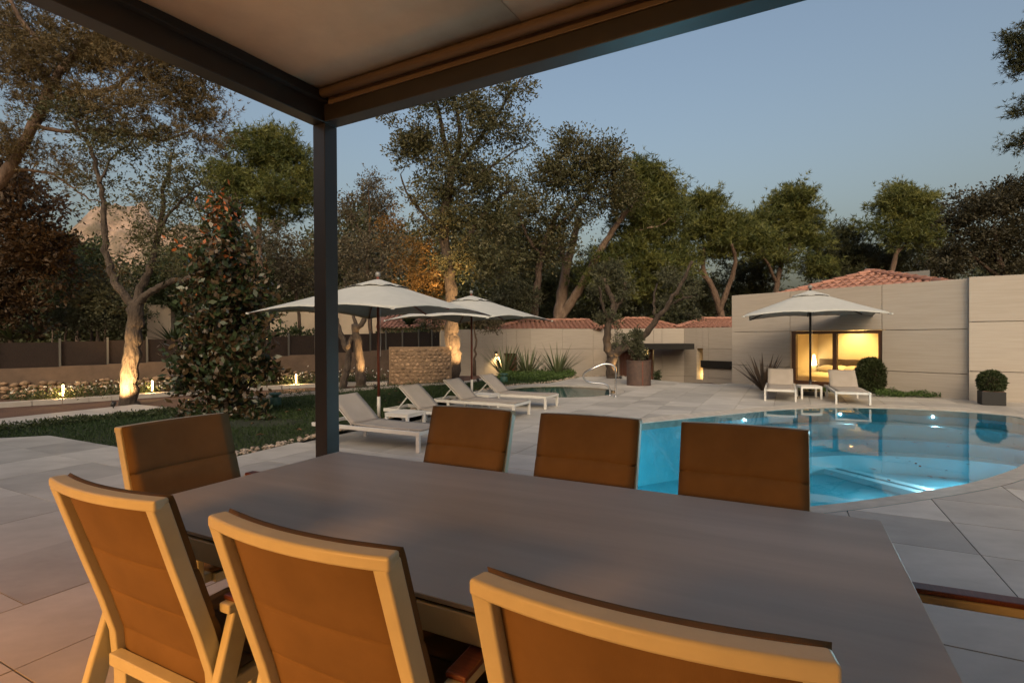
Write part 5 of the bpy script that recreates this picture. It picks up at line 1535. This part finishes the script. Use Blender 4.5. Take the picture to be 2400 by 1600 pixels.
# 8 broad oak and pale trunked pine in the centre
tree('oak_tree', 'broad dark oak crown in the centre of the tree line', 25.0, [([(1232, 790), (1228, 720), (1236, 640), (1250, 560), (1290, 470)], .22, .10), ([(1245, 590), (1210, 540), (1190, 480)], .10, .04), ([(1260, 540), (1320, 480), (1370, 420)], .09, .03)],
     [(1330, 335, 70, 45, 60), (1390, 365, 50, 45, 44), (1275, 390, 65, 50, 54), (1340, 420, 90, 60, 80), (1225, 450, 75, 60, 60), (1300, 500, 90, 60, 70), (1180, 540, 75, 70, 60), (1420, 440, 45, 50, 34), (1240, 590, 80, 60, 50), (1150, 620, 60, 50, 30)],
     'oak', 'leaf_oak', 'bark_dark', leaf=.12, group=GT, per=64, crad=.8)
tree('pine_tree', 'tall pine with pale forked trunks behind the entrance building', 28.0,
     [([(1280, 790), (1286, 720), (1294, 660), (1302, 610), (1315, 560), (1330, 500)], .36, .15), ([(1285, 735), (1318, 685), (1350, 630), (1385, 565), (1420, 510), (1450, 470)], .26, .10), ([(1300, 620), (1290, 570), (1285, 520)], .18, .08), ([(1400, 545), (1460, 530), (1510, 520)], .08, .03), ([(1420, 510), (1480, 450), (1520, 430)], .08, .03)],
     [(1475, 410, 55, 38, 50), (1515, 450, 40, 40, 36), (1450, 470, 75, 50, 60), (1500, 520, 60, 50, 56), (1535, 490, 24, 40, 16), (1440, 560, 85, 50, 54), (1510, 600, 60, 45, 44), (1550, 640, 40, 50, 26), (1400, 620, 80, 50, 40), (1470, 670, 80, 40, 34)],
     'pine', 'leaf_pine', 'bark_pale', leaf=.34, group=GT, per=34, crad=.95)
tree('pine_tree', 'dark pine mass low behind the pale forked trunks', 33.0, [([(1225, 790), (1240, 690), (1290, 640)], .18, .08), ([(1340, 770), (1390, 690), (1420, 640)], .14, .05)],
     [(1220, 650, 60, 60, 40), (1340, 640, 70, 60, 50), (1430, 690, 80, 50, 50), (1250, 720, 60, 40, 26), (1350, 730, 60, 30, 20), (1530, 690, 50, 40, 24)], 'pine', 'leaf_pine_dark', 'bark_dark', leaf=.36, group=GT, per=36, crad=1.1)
# 9 pollarded holm oak on the deck edge
tree('holm_oak', 'pollarded holm oak forking at the edge of the deck beside the steel rail', 17.6,
     [([(1406, 868), (1405, 840), (1404, 815)], .19, .17), ([(1404, 818), (1394, 785), (1398, 745), (1410, 712), (1402, 672), (1386, 640)], .14, .07), ([(1406, 815), (1440, 795), (1480, 772), (1505, 735), (1530, 705), (1560, 660), (1590, 600)], .14, .04), ([(1398, 745), (1384, 700), (1376, 660)], .07, .03), ([(1508, 732), (1500, 690), (1510, 650)], .06, .025), ([(1412, 712), (1432, 675), (1436, 650)], .08, .06), ([(1530, 705), (1560, 690), (1590, 680)], .05, .02)],
     [(1402, 625, 36, 20, 34), (1428, 660, 26, 28, 26), (1380, 660, 22, 30, 18), (1430, 700, 24, 26, 18), (1395, 730, 28, 20, 16), (1555, 640, 46, 24, 30), (1585, 660, 30, 28, 22), (1540, 690, 24, 18, 14), (1430, 780, 26, 14, 8), (1590, 720, 20, 14, 6)],
     'oak', 'leaf_olive', 'bark', leaf=.065, group=GT, per=60, crad=.30, twig=.008)
# 10 pines on the right
tree('pine_tree', 'umbrella pine with twin trunks left of the bedroom pavilion', 32.0, [([(1662, 790), (1655, 720), (1636, 660), (1616, 620), (1618, 570)], .26, .10), ([(1652, 720), (1676, 650), (1690, 600), (1680, 560)], .18, .08), ([(1618, 640), (1590, 600), (1560, 570)], .07, .03)],
     [(1612, 475, 42, 26, 40), (1650, 505, 55, 34, 50), (1690, 530, 45, 30, 40), (1595, 530, 35, 40, 34), (1650, 570, 60, 34, 40), (1700, 570, 40, 30, 24), (1580, 590, 26, 26, 14), (1740, 560, 50, 40, 26), (1560, 540, 30, 40, 14)], 'pine', 'leaf_pine', 'bark_pine', leaf=.36, group=GT, per=34, crad=1.0)
tree('pine_tree', 'pine with bare forked trunk above the left end of the tiled roof', 36.0, [([(1782, 790), (1783, 690), (1786, 640), (1800, 590), (1820, 550)], .24, .10), ([(1784, 650), (1760, 600), (1735, 570)], .12, .05)],
     [(1840, 462, 44, 24, 36), (1790, 492, 50, 30, 40), (1862, 500, 34, 38, 30), (1755, 520, 50, 32, 40), (1820, 540, 60, 36, 44), (1730, 560, 40, 30, 22), (1860, 570, 40, 34, 22), (1790, 600, 70, 30, 26), (1880, 620, 40, 30, 16)], 'pine', 'leaf_pine', 'bark_pine', leaf=.40, group=GT, per=34, crad=1.05)
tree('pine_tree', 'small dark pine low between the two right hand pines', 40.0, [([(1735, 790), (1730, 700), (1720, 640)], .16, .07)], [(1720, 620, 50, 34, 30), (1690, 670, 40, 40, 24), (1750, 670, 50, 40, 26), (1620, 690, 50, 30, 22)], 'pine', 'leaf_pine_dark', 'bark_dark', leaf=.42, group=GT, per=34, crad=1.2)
tree('pine_tree', 'pine rising above the tiled roof on the right', 38.0, [([(2035, 790), (2050, 620), (2066, 560), (2075, 500)], .22, .08), ([(2060, 580), (2100, 540), (2120, 500)], .10, .04)],
     [(2085, 448, 55, 24, 44), (2040, 485, 55, 32, 44), (2120, 490, 45, 40, 40), (2070, 530, 80, 34, 50), (2140, 540, 40, 40, 26)], 'pine', 'leaf_pine', 'bark_pine', leaf=.40, group=GT, per=34, crad=1.05)
tree('pine_tree', 'low dull pine behind the middle of the tiled roof', 42.0, [([(1950, 790), (1950, 680), (1955, 600)], .2, .08)],
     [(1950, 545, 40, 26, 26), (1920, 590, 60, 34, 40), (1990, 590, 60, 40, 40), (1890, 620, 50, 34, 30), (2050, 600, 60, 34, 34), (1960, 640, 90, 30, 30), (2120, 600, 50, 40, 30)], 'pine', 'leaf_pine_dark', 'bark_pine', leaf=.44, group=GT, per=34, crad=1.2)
tree('oak_tree', 'dark dense tree above the garden wall at the right edge', 25.0, [([(2330, 800), (2315, 680), (2295, 590), (2280, 520)], .2, .08), ([(2310, 650), (2250, 600), (2210, 560)], .09, .03)],
     [(2320, 440, 70, 36, 44), (2270, 480, 70, 40, 50), (2340, 510, 50, 60, 40), (2215, 500, 40, 34, 24), (2260, 560, 80, 44, 54), (2200, 590, 55, 36, 30), (2330, 600, 50, 40, 30), (2170, 630, 40, 24, 16)], 'oak', 'leaf_dark', 'bark_dark', leaf=.12, group=GT, per=90, crad=.75)
tree('pine_tree', 'pine whose branch tips reach in at the upper right edge', 14.0, [([(2480, 880), (2470, 600), (2450, 300), (2430, 60)], .2, .08), ([(2450, 260), (2400, 180), (2345, 130)], .05, .012), ([(2445, 340), (2400, 310), (2350, 330)], .04, .012)],
     [(2338, 100, 26, 40, 18), (2345, 160, 22, 30, 12), (2350, 255, 12, 22, 6), (2346, 325, 18, 16, 8), (2420, 120, 60, 110, 30), (2430, 300, 60, 80, 20)], 'pine', 'leaf_pine_dark', 'bark_pine', leaf=.15, group=GT, per=40, crad=.42)
# 14 uplit twin trunks behind the first parasol
tree('twin_trunk_tree', 'bent twin trunked tree with one uplit trunk behind the first parasol', 14.8, [([(830, 888), (828, 850), (824, 800), (816, 745)], .15, .10), ([(782, 902), (794, 860), (800, 815), (786, 770), (770, 730)], .11, .07), ([(818, 760), (845, 715), (850, 690)], .08, .05), ([(796, 800), (820, 750), (800, 700), (790, 640)], .07, .03), ([(845, 715), (870, 640), (880, 590)], .05, .02)],
     [(790, 600, 60, 50, 26), (870, 570, 60, 50, 26), (830, 640, 60, 40, 20)], 'oak', 'leaf_dull', 'bark', leaf=.07, group=GT, per=50, crad=.5)

# shrubs and bushes
def bush(name, label, D, lobes, leafm, leaf=.07, per=70, crad=.4, group='shrubs behind the fence', cat='bush', stem=None, base=None):
    vx, vy = lobes[0][0], lobes[0][1]
    by = stem if stem else vy + 60
    return tree(name, label, D, [([(vx, by), (vx + 2, (by + vy) / 2), (vx, vy)], .05, .02)], lobes, 'oak', leafm, 'bark_dark', leaf=leaf, group=group, cat=cat, per=per, crad=crad, shell=.6, base_z=base)
bush('round_bush', 'big round grey green bush behind the uplit forked trunk', 16.5, [(240, 700, 60, 40, 44), (200, 720, 60, 40, 36), (270, 735, 40, 30, 20), (230, 660, 50, 30, 26)], 'leaf_olive', .07, 110, .5, stem=830)
bush('dark_bush', 'dark green shrub to the left of the round bush', 18.0, [(150, 690, 50, 50, 34), (110, 720, 50, 50, 30), (170, 640, 50, 40, 26)], 'leaf_bush', .09, 80, .55, stem=830)
bush('orange_bush', 'orange brown shrub top above the round bush', 19.0, [(210, 640, 50, 24, 24), (250, 630, 40, 22, 18)], 'leaf_autumn', .08, 70, .5, stem=830)
bush('dark_hedge_bush', 'dark tall hedge bush behind the magnolia', 20.0, [(420, 700, 60, 60, 44), (470, 660, 60, 60, 40), (370, 640, 50, 60, 34), (580, 690, 60, 60, 40), (340, 660, 40, 40, 20)], 'leaf_bush', .10, 80, .65, stem=840)
bush('olive_bush', 'grey green olive bush left of the pale forked trunks', 24.0, [(1190, 665, 45, 28, 40), (1160, 690, 40, 24, 26), (1215, 690, 30, 24, 20)], 'leaf_olive', .09, 90, .5, stem=800)
bush('oleander_bush', 'small oleander tuft on top of the fence wall left of the post', 19.0, [(640, 768, 18, 9, 8), (675, 768, 16, 9, 8), (705, 774, 16, 7, 6)], 'leaf_bush', .12, 40, .25, stem=820)
bush('hanging_bush', 'dark green bush in front of the neighbour house roof', 23.0, [(915, 775, 26, 14, 16), (960, 772, 20, 12, 10), (945, 795, 14, 14, 8), (880, 790, 20, 16, 10)], 'leaf_bush', .09, 70, .35, stem=830)
for x, D, lab in ((178, 42, 'narrow dark cypress left of the forked tree limb'), (225, 44, 'narrow dark cypress right beside the forked tree limb')):
    tree('cypress_tree', lab, D, [([(x, 790), (x, 650), (x, 575)], .15, .04)], [(x, 580, 7, 20, 10), (x, 620, 11, 26, 20), (x, 670, 13, 30, 24), (x, 720, 13, 30, 20)], 'oak', 'leaf_bush', 'bark_dark', leaf=.25, group='cypresses', per=60, crad=.7)
bush('conifer_bush', 'mid green broad pine crown before the far mountain', 40.0, [(120, 560, 36, 30, 30), (185, 590, 40, 26, 26), (110, 620, 60, 50, 40)], 'leaf_bush', .22, 60, 1.3, stem=790)
bush('shrub', 'small shrub on the slope behind the second parasol', 19.5, [(1090, 735, 30, 20, 14), (1130, 745, 30, 14, 12), (1000, 740, 30, 14, 12)], 'leaf_dull', .08, 60, .4, stem=830)

# blade plants (phormium, yucca)
def blades(name, label, base, n_, L, wdt, leafm, spread=.9, group=None, cat='plant', droop=.5):
    t = empty(name); tag(t, label, cat, group)
    vs_, fs_, sh = [], [], []
    for k in range(n_):
        a = random.uniform(0, 6.28); el = random.uniform(.25, 1.0) * spread; l = L * random.uniform(.6, 1.1); w_ = wdt * random.uniform(.7, 1.2)
        p = Vector(base) + Vector((math.cos(a) * .06, math.sin(a) * .06, 0)); d = Vector((math.cos(a) * math.sin(el), math.sin(a) * math.sin(el), math.cos(el)))
        sd = Vector((-math.sin(a), math.cos(a), 0)); o_ = len(vs_); s_ = random.random(); ns = 6
        for i in range(ns + 1):
            f = i / ns; q = p + d * (l * f) + Vector((math.cos(a), math.sin(a), -.6)) * (droop * l * .3 * f * f * el)
            ww = w_ * (1 - f ** 2.2) * (.5 + min(f * 3, .5)) + .001
            vs_ += [q - sd * ww, q + Vector((0, 0, -.3 * ww)) * 1.0, q + sd * ww]; sh += [s_] * 3
        for i in range(ns):
            b_ = o_ + i * 3; fs_ += [(b_, b_ + 1, b_ + 4, b_ + 3), (b_ + 1, b_ + 2, b_ + 5, b_ + 4)]
    mesh_np('leaves', [tuple(v_) for v_ in vs_], fs_, leafm, t, shade=sh, smooth=True)
    m = MB(); m.tube([Vector(base) + Vector((0, 0, -.1)), Vector(base) + Vector((0, 0, .08))], [.07, .05], 8); m.build('root_crown', 'bark_dark', t)
    return settle(t, base)
for (x, y, D, L, lab) in ((1160, 868, 18.9, 1.35, 'spiky flax plant before the recessed side door'), (1212, 872, 18.6, 1.2, 'spiky flax plant in the middle of the bed by the building'), (1280, 868, 18.7, 1.3, 'spiky flax plant nearest the pollarded oak')):
    p = PV(x, y, D); p.z = -.05; blades('flax_plant', lab, p, 70, L, .03, 'leaf_blade', .9, 'flax plants in the bed')
p = G(*C5(440, 985)); blades('bronze_flax', 'bronze spiky flax plant left of the bedroom window', p, 64, 1.0, .034, 'leaf_purple', .9)
p = PV(940, 745, 25); blades('palm_plant', 'dark palm like yucca before the neighbour roof', p, 60, .9, .05, 'leaf_bush', 1.5, 'yuccas behind the fence')
p = PV(975, 752, 25); blades('palm_plant', 'smaller yucca right of the palm like one', p, 40, .6, .04, 'leaf_bush', 1.4, 'yuccas behind the fence')
p = PV(85, 770, 15.5); blades('yucca_plant', 'yucca with upright leaves behind the reed fence at far left', p, 60, .8, .03, 'leaf_blade', 1.2, 'yuccas behind the fence')
p = PV(25, 780, 15.0); blades('yucca_plant', 'dark yucca at the very left edge above the fence', p, 50, .7, .03, 'leaf_bush', 1.3, 'yuccas behind the fence')
p = PV(400, 790, 17); blades('palm_plant', 'dark palm fronds behind the magnolia', p, 50, 1.0, .04, 'leaf_bush', 1.5, 'yuccas behind the fence')

# potted plants
pt = empty('corten_planter'); tag(pt, 'tall round rusty steel planter beside the pollarded oak', 'planter')
pb = G(1497, 902); pr_ = .335; ph = .70
m = MB(); m.lathe([(0, 0), (pr_, 0), (pr_, ph), (pr_ - .03, ph), (pr_ - .03, ph - .08), (0, ph - .08)], (pb.x, pb.y, 0), 32); m.build('pot', 'corten', pt)
m = MB(); m.lathe([(pr_ - .025, ph), (pr_ + .012, ph), (pr_ + .012, ph - .03), (pr_ + .002, ph - .03)], (pb.x, pb.y, .001), 32); m.build('rim', 'corten', pt)
q = pb + Vector((-.05, -pr_ - .004, .35)); MB().box(q + Vector((.08, 0, 0)), (.025, .012, .66)).build('weld_seam', 'door_wood', pt)
settle(pt, pb)
tree('potted_conifer', 'slender conifer shrub growing in the rusty planter', pb.y, [([(1467, 835), (1466, 790), (1464, 750)], .03, .012), ([(1464, 820), (1440, 795), (1425, 780)], .015, .008)],
     [(1463, 765, 9, 14, 14), (1466, 790, 13, 16, 20), (1467, 815, 16, 14, 22), (1440, 788, 12, 8, 5), (1430, 776, 8, 7, 4)], 'oak', 'leaf_olive', 'bark_dark', leaf=.05, cat='shrub', per=70, crad=.16, base_z=.55, twig=.005)
pt = empty('square_planter'); tag(pt, 'square black planter at the foot of the right garden wall', 'planter')
k0, k1 = G(*C5(2075, 1100)), G(*C5(2247, 1104)); kc = (k0 + k1) / 2 + Vector((.1, .25, 0)); kw = (k1 - k0).length * .98
hz_ = kw * .72
m = MB(); m.box((kc.x, kc.y, hz_ / 2), (kw, kw, hz_), ang3); m.build('pot', 'black_pot', pt, bevel=0.012)
m = MB(); m.box((kc.x, kc.y, hz_ + .003), (kw * .88, kw * .88, .01), ang3); m.build('soil', 'earth', pt)
settle(pt, kc)
def ball_shrub(name, label, c, rx, rz, n_, leaf, leafm, cat='shrub'):
    t = empty(name); tag(t, label, cat)
    q = rng.normal(0, 1, (n_, 3)); q /= np.linalg.norm(q, axis=1, keepdims=True); dirs = q.copy()
    rr_ = (.72 + .3 * rng.random((n_, 1)) ** .5) * (1 + .07 * np.sin(q[:, :1] * 9) * np.cos(q[:, 2:] * 8))
    v_, f_ = leaf_quads(np.array(c) + q * rr_ * np.array((rx, rx, rz)), leaf, .4, tip=dirs)
    mesh_np('foliage', v_, f_, leafm, t, shade=np.repeat(np.clip(rng.normal(.45, .25, n_), 0, 1), 4))
    m = MB(); m.v = [tuple(Vector(c) + Vector((p_[0] * rx * .74, p_[1] * rx * .74, p_[2] * rz * .74))) for p_ in IV]; m.f = [tuple(f) for f in IF]; m.build('inner_twigs', 'bark_dark', t)
    m = MB(); m.tube([(c[0], c[1], c[2] - rz * 1.0), (c[0], c[1], c[2])], .03, 6); m.build('stem', 'bark_dark', t)
    return settle(t, (c[0], c[1], c[2] - rz))
ball_shrub('clipped_ball_shrub', 'dark clipped ball shrub in the square black planter', (kc.x, kc.y, hz_ + .17), kw * .56, .22, 5000, .045, 'leaf_bush')
q = G(*C5(1232, 1005)); ball_shrub('round_shrub', 'dense round green bush at the right of the bedroom window', (q.x, q.y, .40), .30, .41, 9000, .065, 'leaf_bush')
q = P(*C4(1652, 975), 16.9); q.z = -.1; 
tree('dwarf_conifer', 'tiny dark cone shaped conifer near the entrance', 16.9, [([(1511, 892), (1511, 870), (1511, 850)], .02, .006)], [(1511, 862, 4, 8, 10), (1511, 876, 6, 8, 16), (1511, 888, 9, 6, 16)], 'oak', 'leaf_bush', 'bark_dark', leaf=.04, cat='shrub', per=60, crad=.1, base_z=-.05, twig=.004)

def cover(name, label, poly, n_, h0, h1, leaf, leafm, aspect=.45):
    """low ground cover: uneven mounds of small leaves"""
    xs_ = [p[0] for p in poly]; ys_ = [p[1] for p in poly]
    q = rng.uniform((min(xs_), min(ys_)), (max(xs_), max(ys_)), (n_ * 3, 2)); q = q[inside_np(poly, q)][:n_]
    hh = h0 + (h1 - h0) * (.5 + .5 * np.sin(q[:, 0] * 5.3 + 1.2 * np.sin(q[:, 1] * 4)) * np.cos(q[:, 1] * 6.1)) * rng.uniform(.3, 1, len(q))
    c = np.column_stack((q, hh * rng.random(len(q)) ** .6)); v_, f_ = leaf_quads(c, leaf, aspect, .6)
    o = mesh_np(name, v_, f_, leafm, shade=np.repeat(np.clip(rng.normal(.45, .28, len(c)), 0, 1), 4)); tag(o, label, kind='stuff'); return o
cover('ground_cover', 'low green shrubs in the bed below the flax plants', [G(1165, 890).xy, G(1235, 893).xy, G(1300, 893).xy, G(1345, 884).xy, (2.3, 19.2), (1.0, 19.6), (-.4, 19.0)], 9000, .05, .34, .07, 'leaf_bright')
cover('ground_cover', 'low green plants at the foot of the bedroom wall', [G(*C5(1255, 1035)).xy, G(*C5(1740, 1045)).xy, G(*C5(1735, 1015)).xy, G(*C5(1290, 990)).xy], 5000, .04, .2, .05, 'leaf_bright')
cover('ground_cover', 'low green plants below the bedroom window', [G(*C5(660, 1000)).xy, G(*C5(960, 1005)).xy, G(*C5(960, 975)).xy, G(*C5(660, 970)).xy], 1500, .03, .12, .05, 'leaf_bright')
cover('weeds', 'straggling weeds along the near edge of the pale path', [G(0, 1012).xy, G(398, 970).xy, G(405, 960).xy, G(0, 999).xy], 2600, .02, .12, .045, 'leaf_bush')
cover('weeds', 'straggling weeds along the brown earth strip by the post', [(-6.2, 11.3), (-4.6, 13.1), (-3.0, 14.5), (-1.6, 15.6), (-1.9, 15.9), (-3.3, 14.9), (-4.9, 13.5), (-6.5, 11.6)], 3800, .02, .2, .05, 'leaf_bush')
cover('ivy', 'low dark plants around the magnolia foot', [G(400, 985).xy, G(640, 985).xy, G(600, 955).xy, G(430, 955).xy], 1500, .02, .3, .10, 'leaf_magnolia')
# flower bed behind the kerb: single bushes with white flowers
def flower_bush(x, y, label, s=1.0):
    t = empty('flower_bush'); tag(t, label, 'bush', 'white flowering bushes behind the kerb')
    n_ = 520; q = rng.normal(0, 1, (n_, 3)) * np.array((.30, .22, .13)) * s; q[:, 2] = np.abs(q[:, 2]) + .02; c = q + np.array((x, y, 0))
    v_, f_ = leaf_quads(c, .06, .4, .4); mesh_np('foliage', v_, f_, 'leaf_bush', t, shade=rng.random(len(v_)))
    n_ = 9; q = rng.normal(0, 1, (n_, 3)) * np.array((.30, .22, .10)) * s; q[:, 2] = np.abs(q[:, 2]) + .17 * s; c = q + np.array((x, y, 0))
    cc = np.repeat(c, 4, 0); v_, f_ = leaf_quads(cc, .034, .8, .2); mesh_np('flowers', v_, f_, 'petal', t)
    return settle(t, (x, y, 0))
k_ = 0
NTH = ('first', 'second', 'third', 'fourth', 'fifth', 'sixth', 'seventh', 'eighth', 'ninth', 'tenth', 'eleventh', 'twelfth', 'thirteenth', 'fourteenth', 'fifteenth', 'sixteenth', 'seventeenth', 'eighteenth', 'nineteenth', 'twentieth', 'twenty first', 'twenty second')
for i in range(2, len(kp) - 2):
    d = (kp[i + 1] - kp[i - 1]).normalized(); nrm = Vector((-d.y, d.x, 0)); p = kp[i] + nrm * random.uniform(.45, .75)
    if PV(0, 0, 1) and p.x < -3.6:
        sx = p.x / p.y * FPX + 1200
        if sx < 10 or sx > 1000: continue
        flower_bush(p.x, p.y, 'low white flowering bush behind the kerb, %s from the left' % NTH[min(k_, 21)], random.uniform(.9, 1.3)); k_ += 1

# dense woodland far behind, one mass
cs_ = []
for (x0, x1, y0, y1, D0, D1, n_) in ((-60, 360, 650, 800, 46, 60, 700), (340, 760, 560, 800, 46, 60, 900), (740, 1300, 520, 790, 46, 62, 1200), (1250, 1640, 640, 790, 48, 64, 500), (1850, 2420, 630, 780, 48, 62, 700), (1600, 1900, 690, 790, 50, 60, 200)):
    for k in range(n_):
        D = random.uniform(D0, D1); x = random.uniform(x0, x1); top = y0 + 40 * math.sin(x * .021) + 26 * math.sin(x * .057 + 1)
        cs_.append(PV(x, random.uniform(min(top, y1 - 5), y1), D))
cs_ = np.array(cs_); per = 46
cn = np.repeat(cs_, per, 0) + rng.normal(0, .75, (len(cs_) * per, 3)); v_, f_ = leaf_quads(cn, .42, .5)
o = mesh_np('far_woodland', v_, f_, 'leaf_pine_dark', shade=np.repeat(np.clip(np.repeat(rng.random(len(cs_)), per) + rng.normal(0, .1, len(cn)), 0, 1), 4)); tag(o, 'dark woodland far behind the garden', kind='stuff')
# rocky mountain far left
mv, mf = [], []; D0 = 420; nx_, ny_ = 90, 26
for j in range(ny_):
    for i in range(nx_):
        x = -640 + 640 * i / (nx_ - 1); base_h = 128 * math.exp(-((x + 392) / 58) ** 2) + 92 * math.exp(-((x + 300) / 60) ** 2) + 40 * math.exp(-((x + 180) / 90) ** 2) + 60 * math.exp(-((x + 520) / 70) ** 2)
        f = j / (ny_ - 1); zz_ = base_h * (1 - (1 - f) ** 1.7) + (6 * math.sin(x * .13 + f * 5) + 4 * math.sin(x * .31 + f * 9) + random.uniform(-2.2, 2.2)) * f * min(1, base_h / 30)
        mv.append((x, D0 + f * 110 + 6 * math.sin(x * .2), zz_ - 3))
for j in range(ny_ - 1):
    for i in range(nx_ - 1): mf.append((j * nx_ + i, j * nx_ + i + 1, (j + 1) * nx_ + i + 1, (j + 1) * nx_ + i))
o = mesh_np('mountain', mv, mf, 'mountain_rock', smooth=True); tag(o, kind='structure')

# ================================================================== TREE UPLIGHTS
q = G(322, 944); uplight((q.x + .20, q.y - .95, .10), (q.x - .20, q.y + .05, 1.0), 900, 'uplight at the foot of the forked tree', 75)
q = G(1108, 921); uplight((q.x - .05, q.y + .0, .10), (-1.98, 17.2, 1.9), 260, 'uplight on the lawn under the second parasol', 24)
uplight((-1.45, 15.5, .08), (-2.05, 17.3, 4.0), 2600, 'uplight hidden behind the second parasol, aimed up the tall oak', 32)
uplight((-1.05, 16.2, .08), (-1.93, 17.3, 1.5), 1500, 'uplight close to the right foot of the tall oak', 55)
uplight((-2.95, 16.5, .08), (-2.15, 17.3, .9), 500, 'uplight close to the left foot of the tall oak', 50)
q = PV(862, 890, 14.2); uplight((q.x, q.y, .08), (PV(828, 820, 14.8).x, 14.8, .9), 420, 'uplight at the foot of the bent twin trunked tree', 45)
q = PV(1425, 868, 17.3); uplight((q.x, q.y, .05), (PV(1404, 815, 17.6).x, 17.6, .7), 110, 'uplight at the foot of the pollarded oak', 50)
q = G(440, 955); uplight((q.x, q.y, .12), (q.x + .3, q.y + .2, 1.2), 6, 'small uplight glowing inside the magnolia foot', 80)
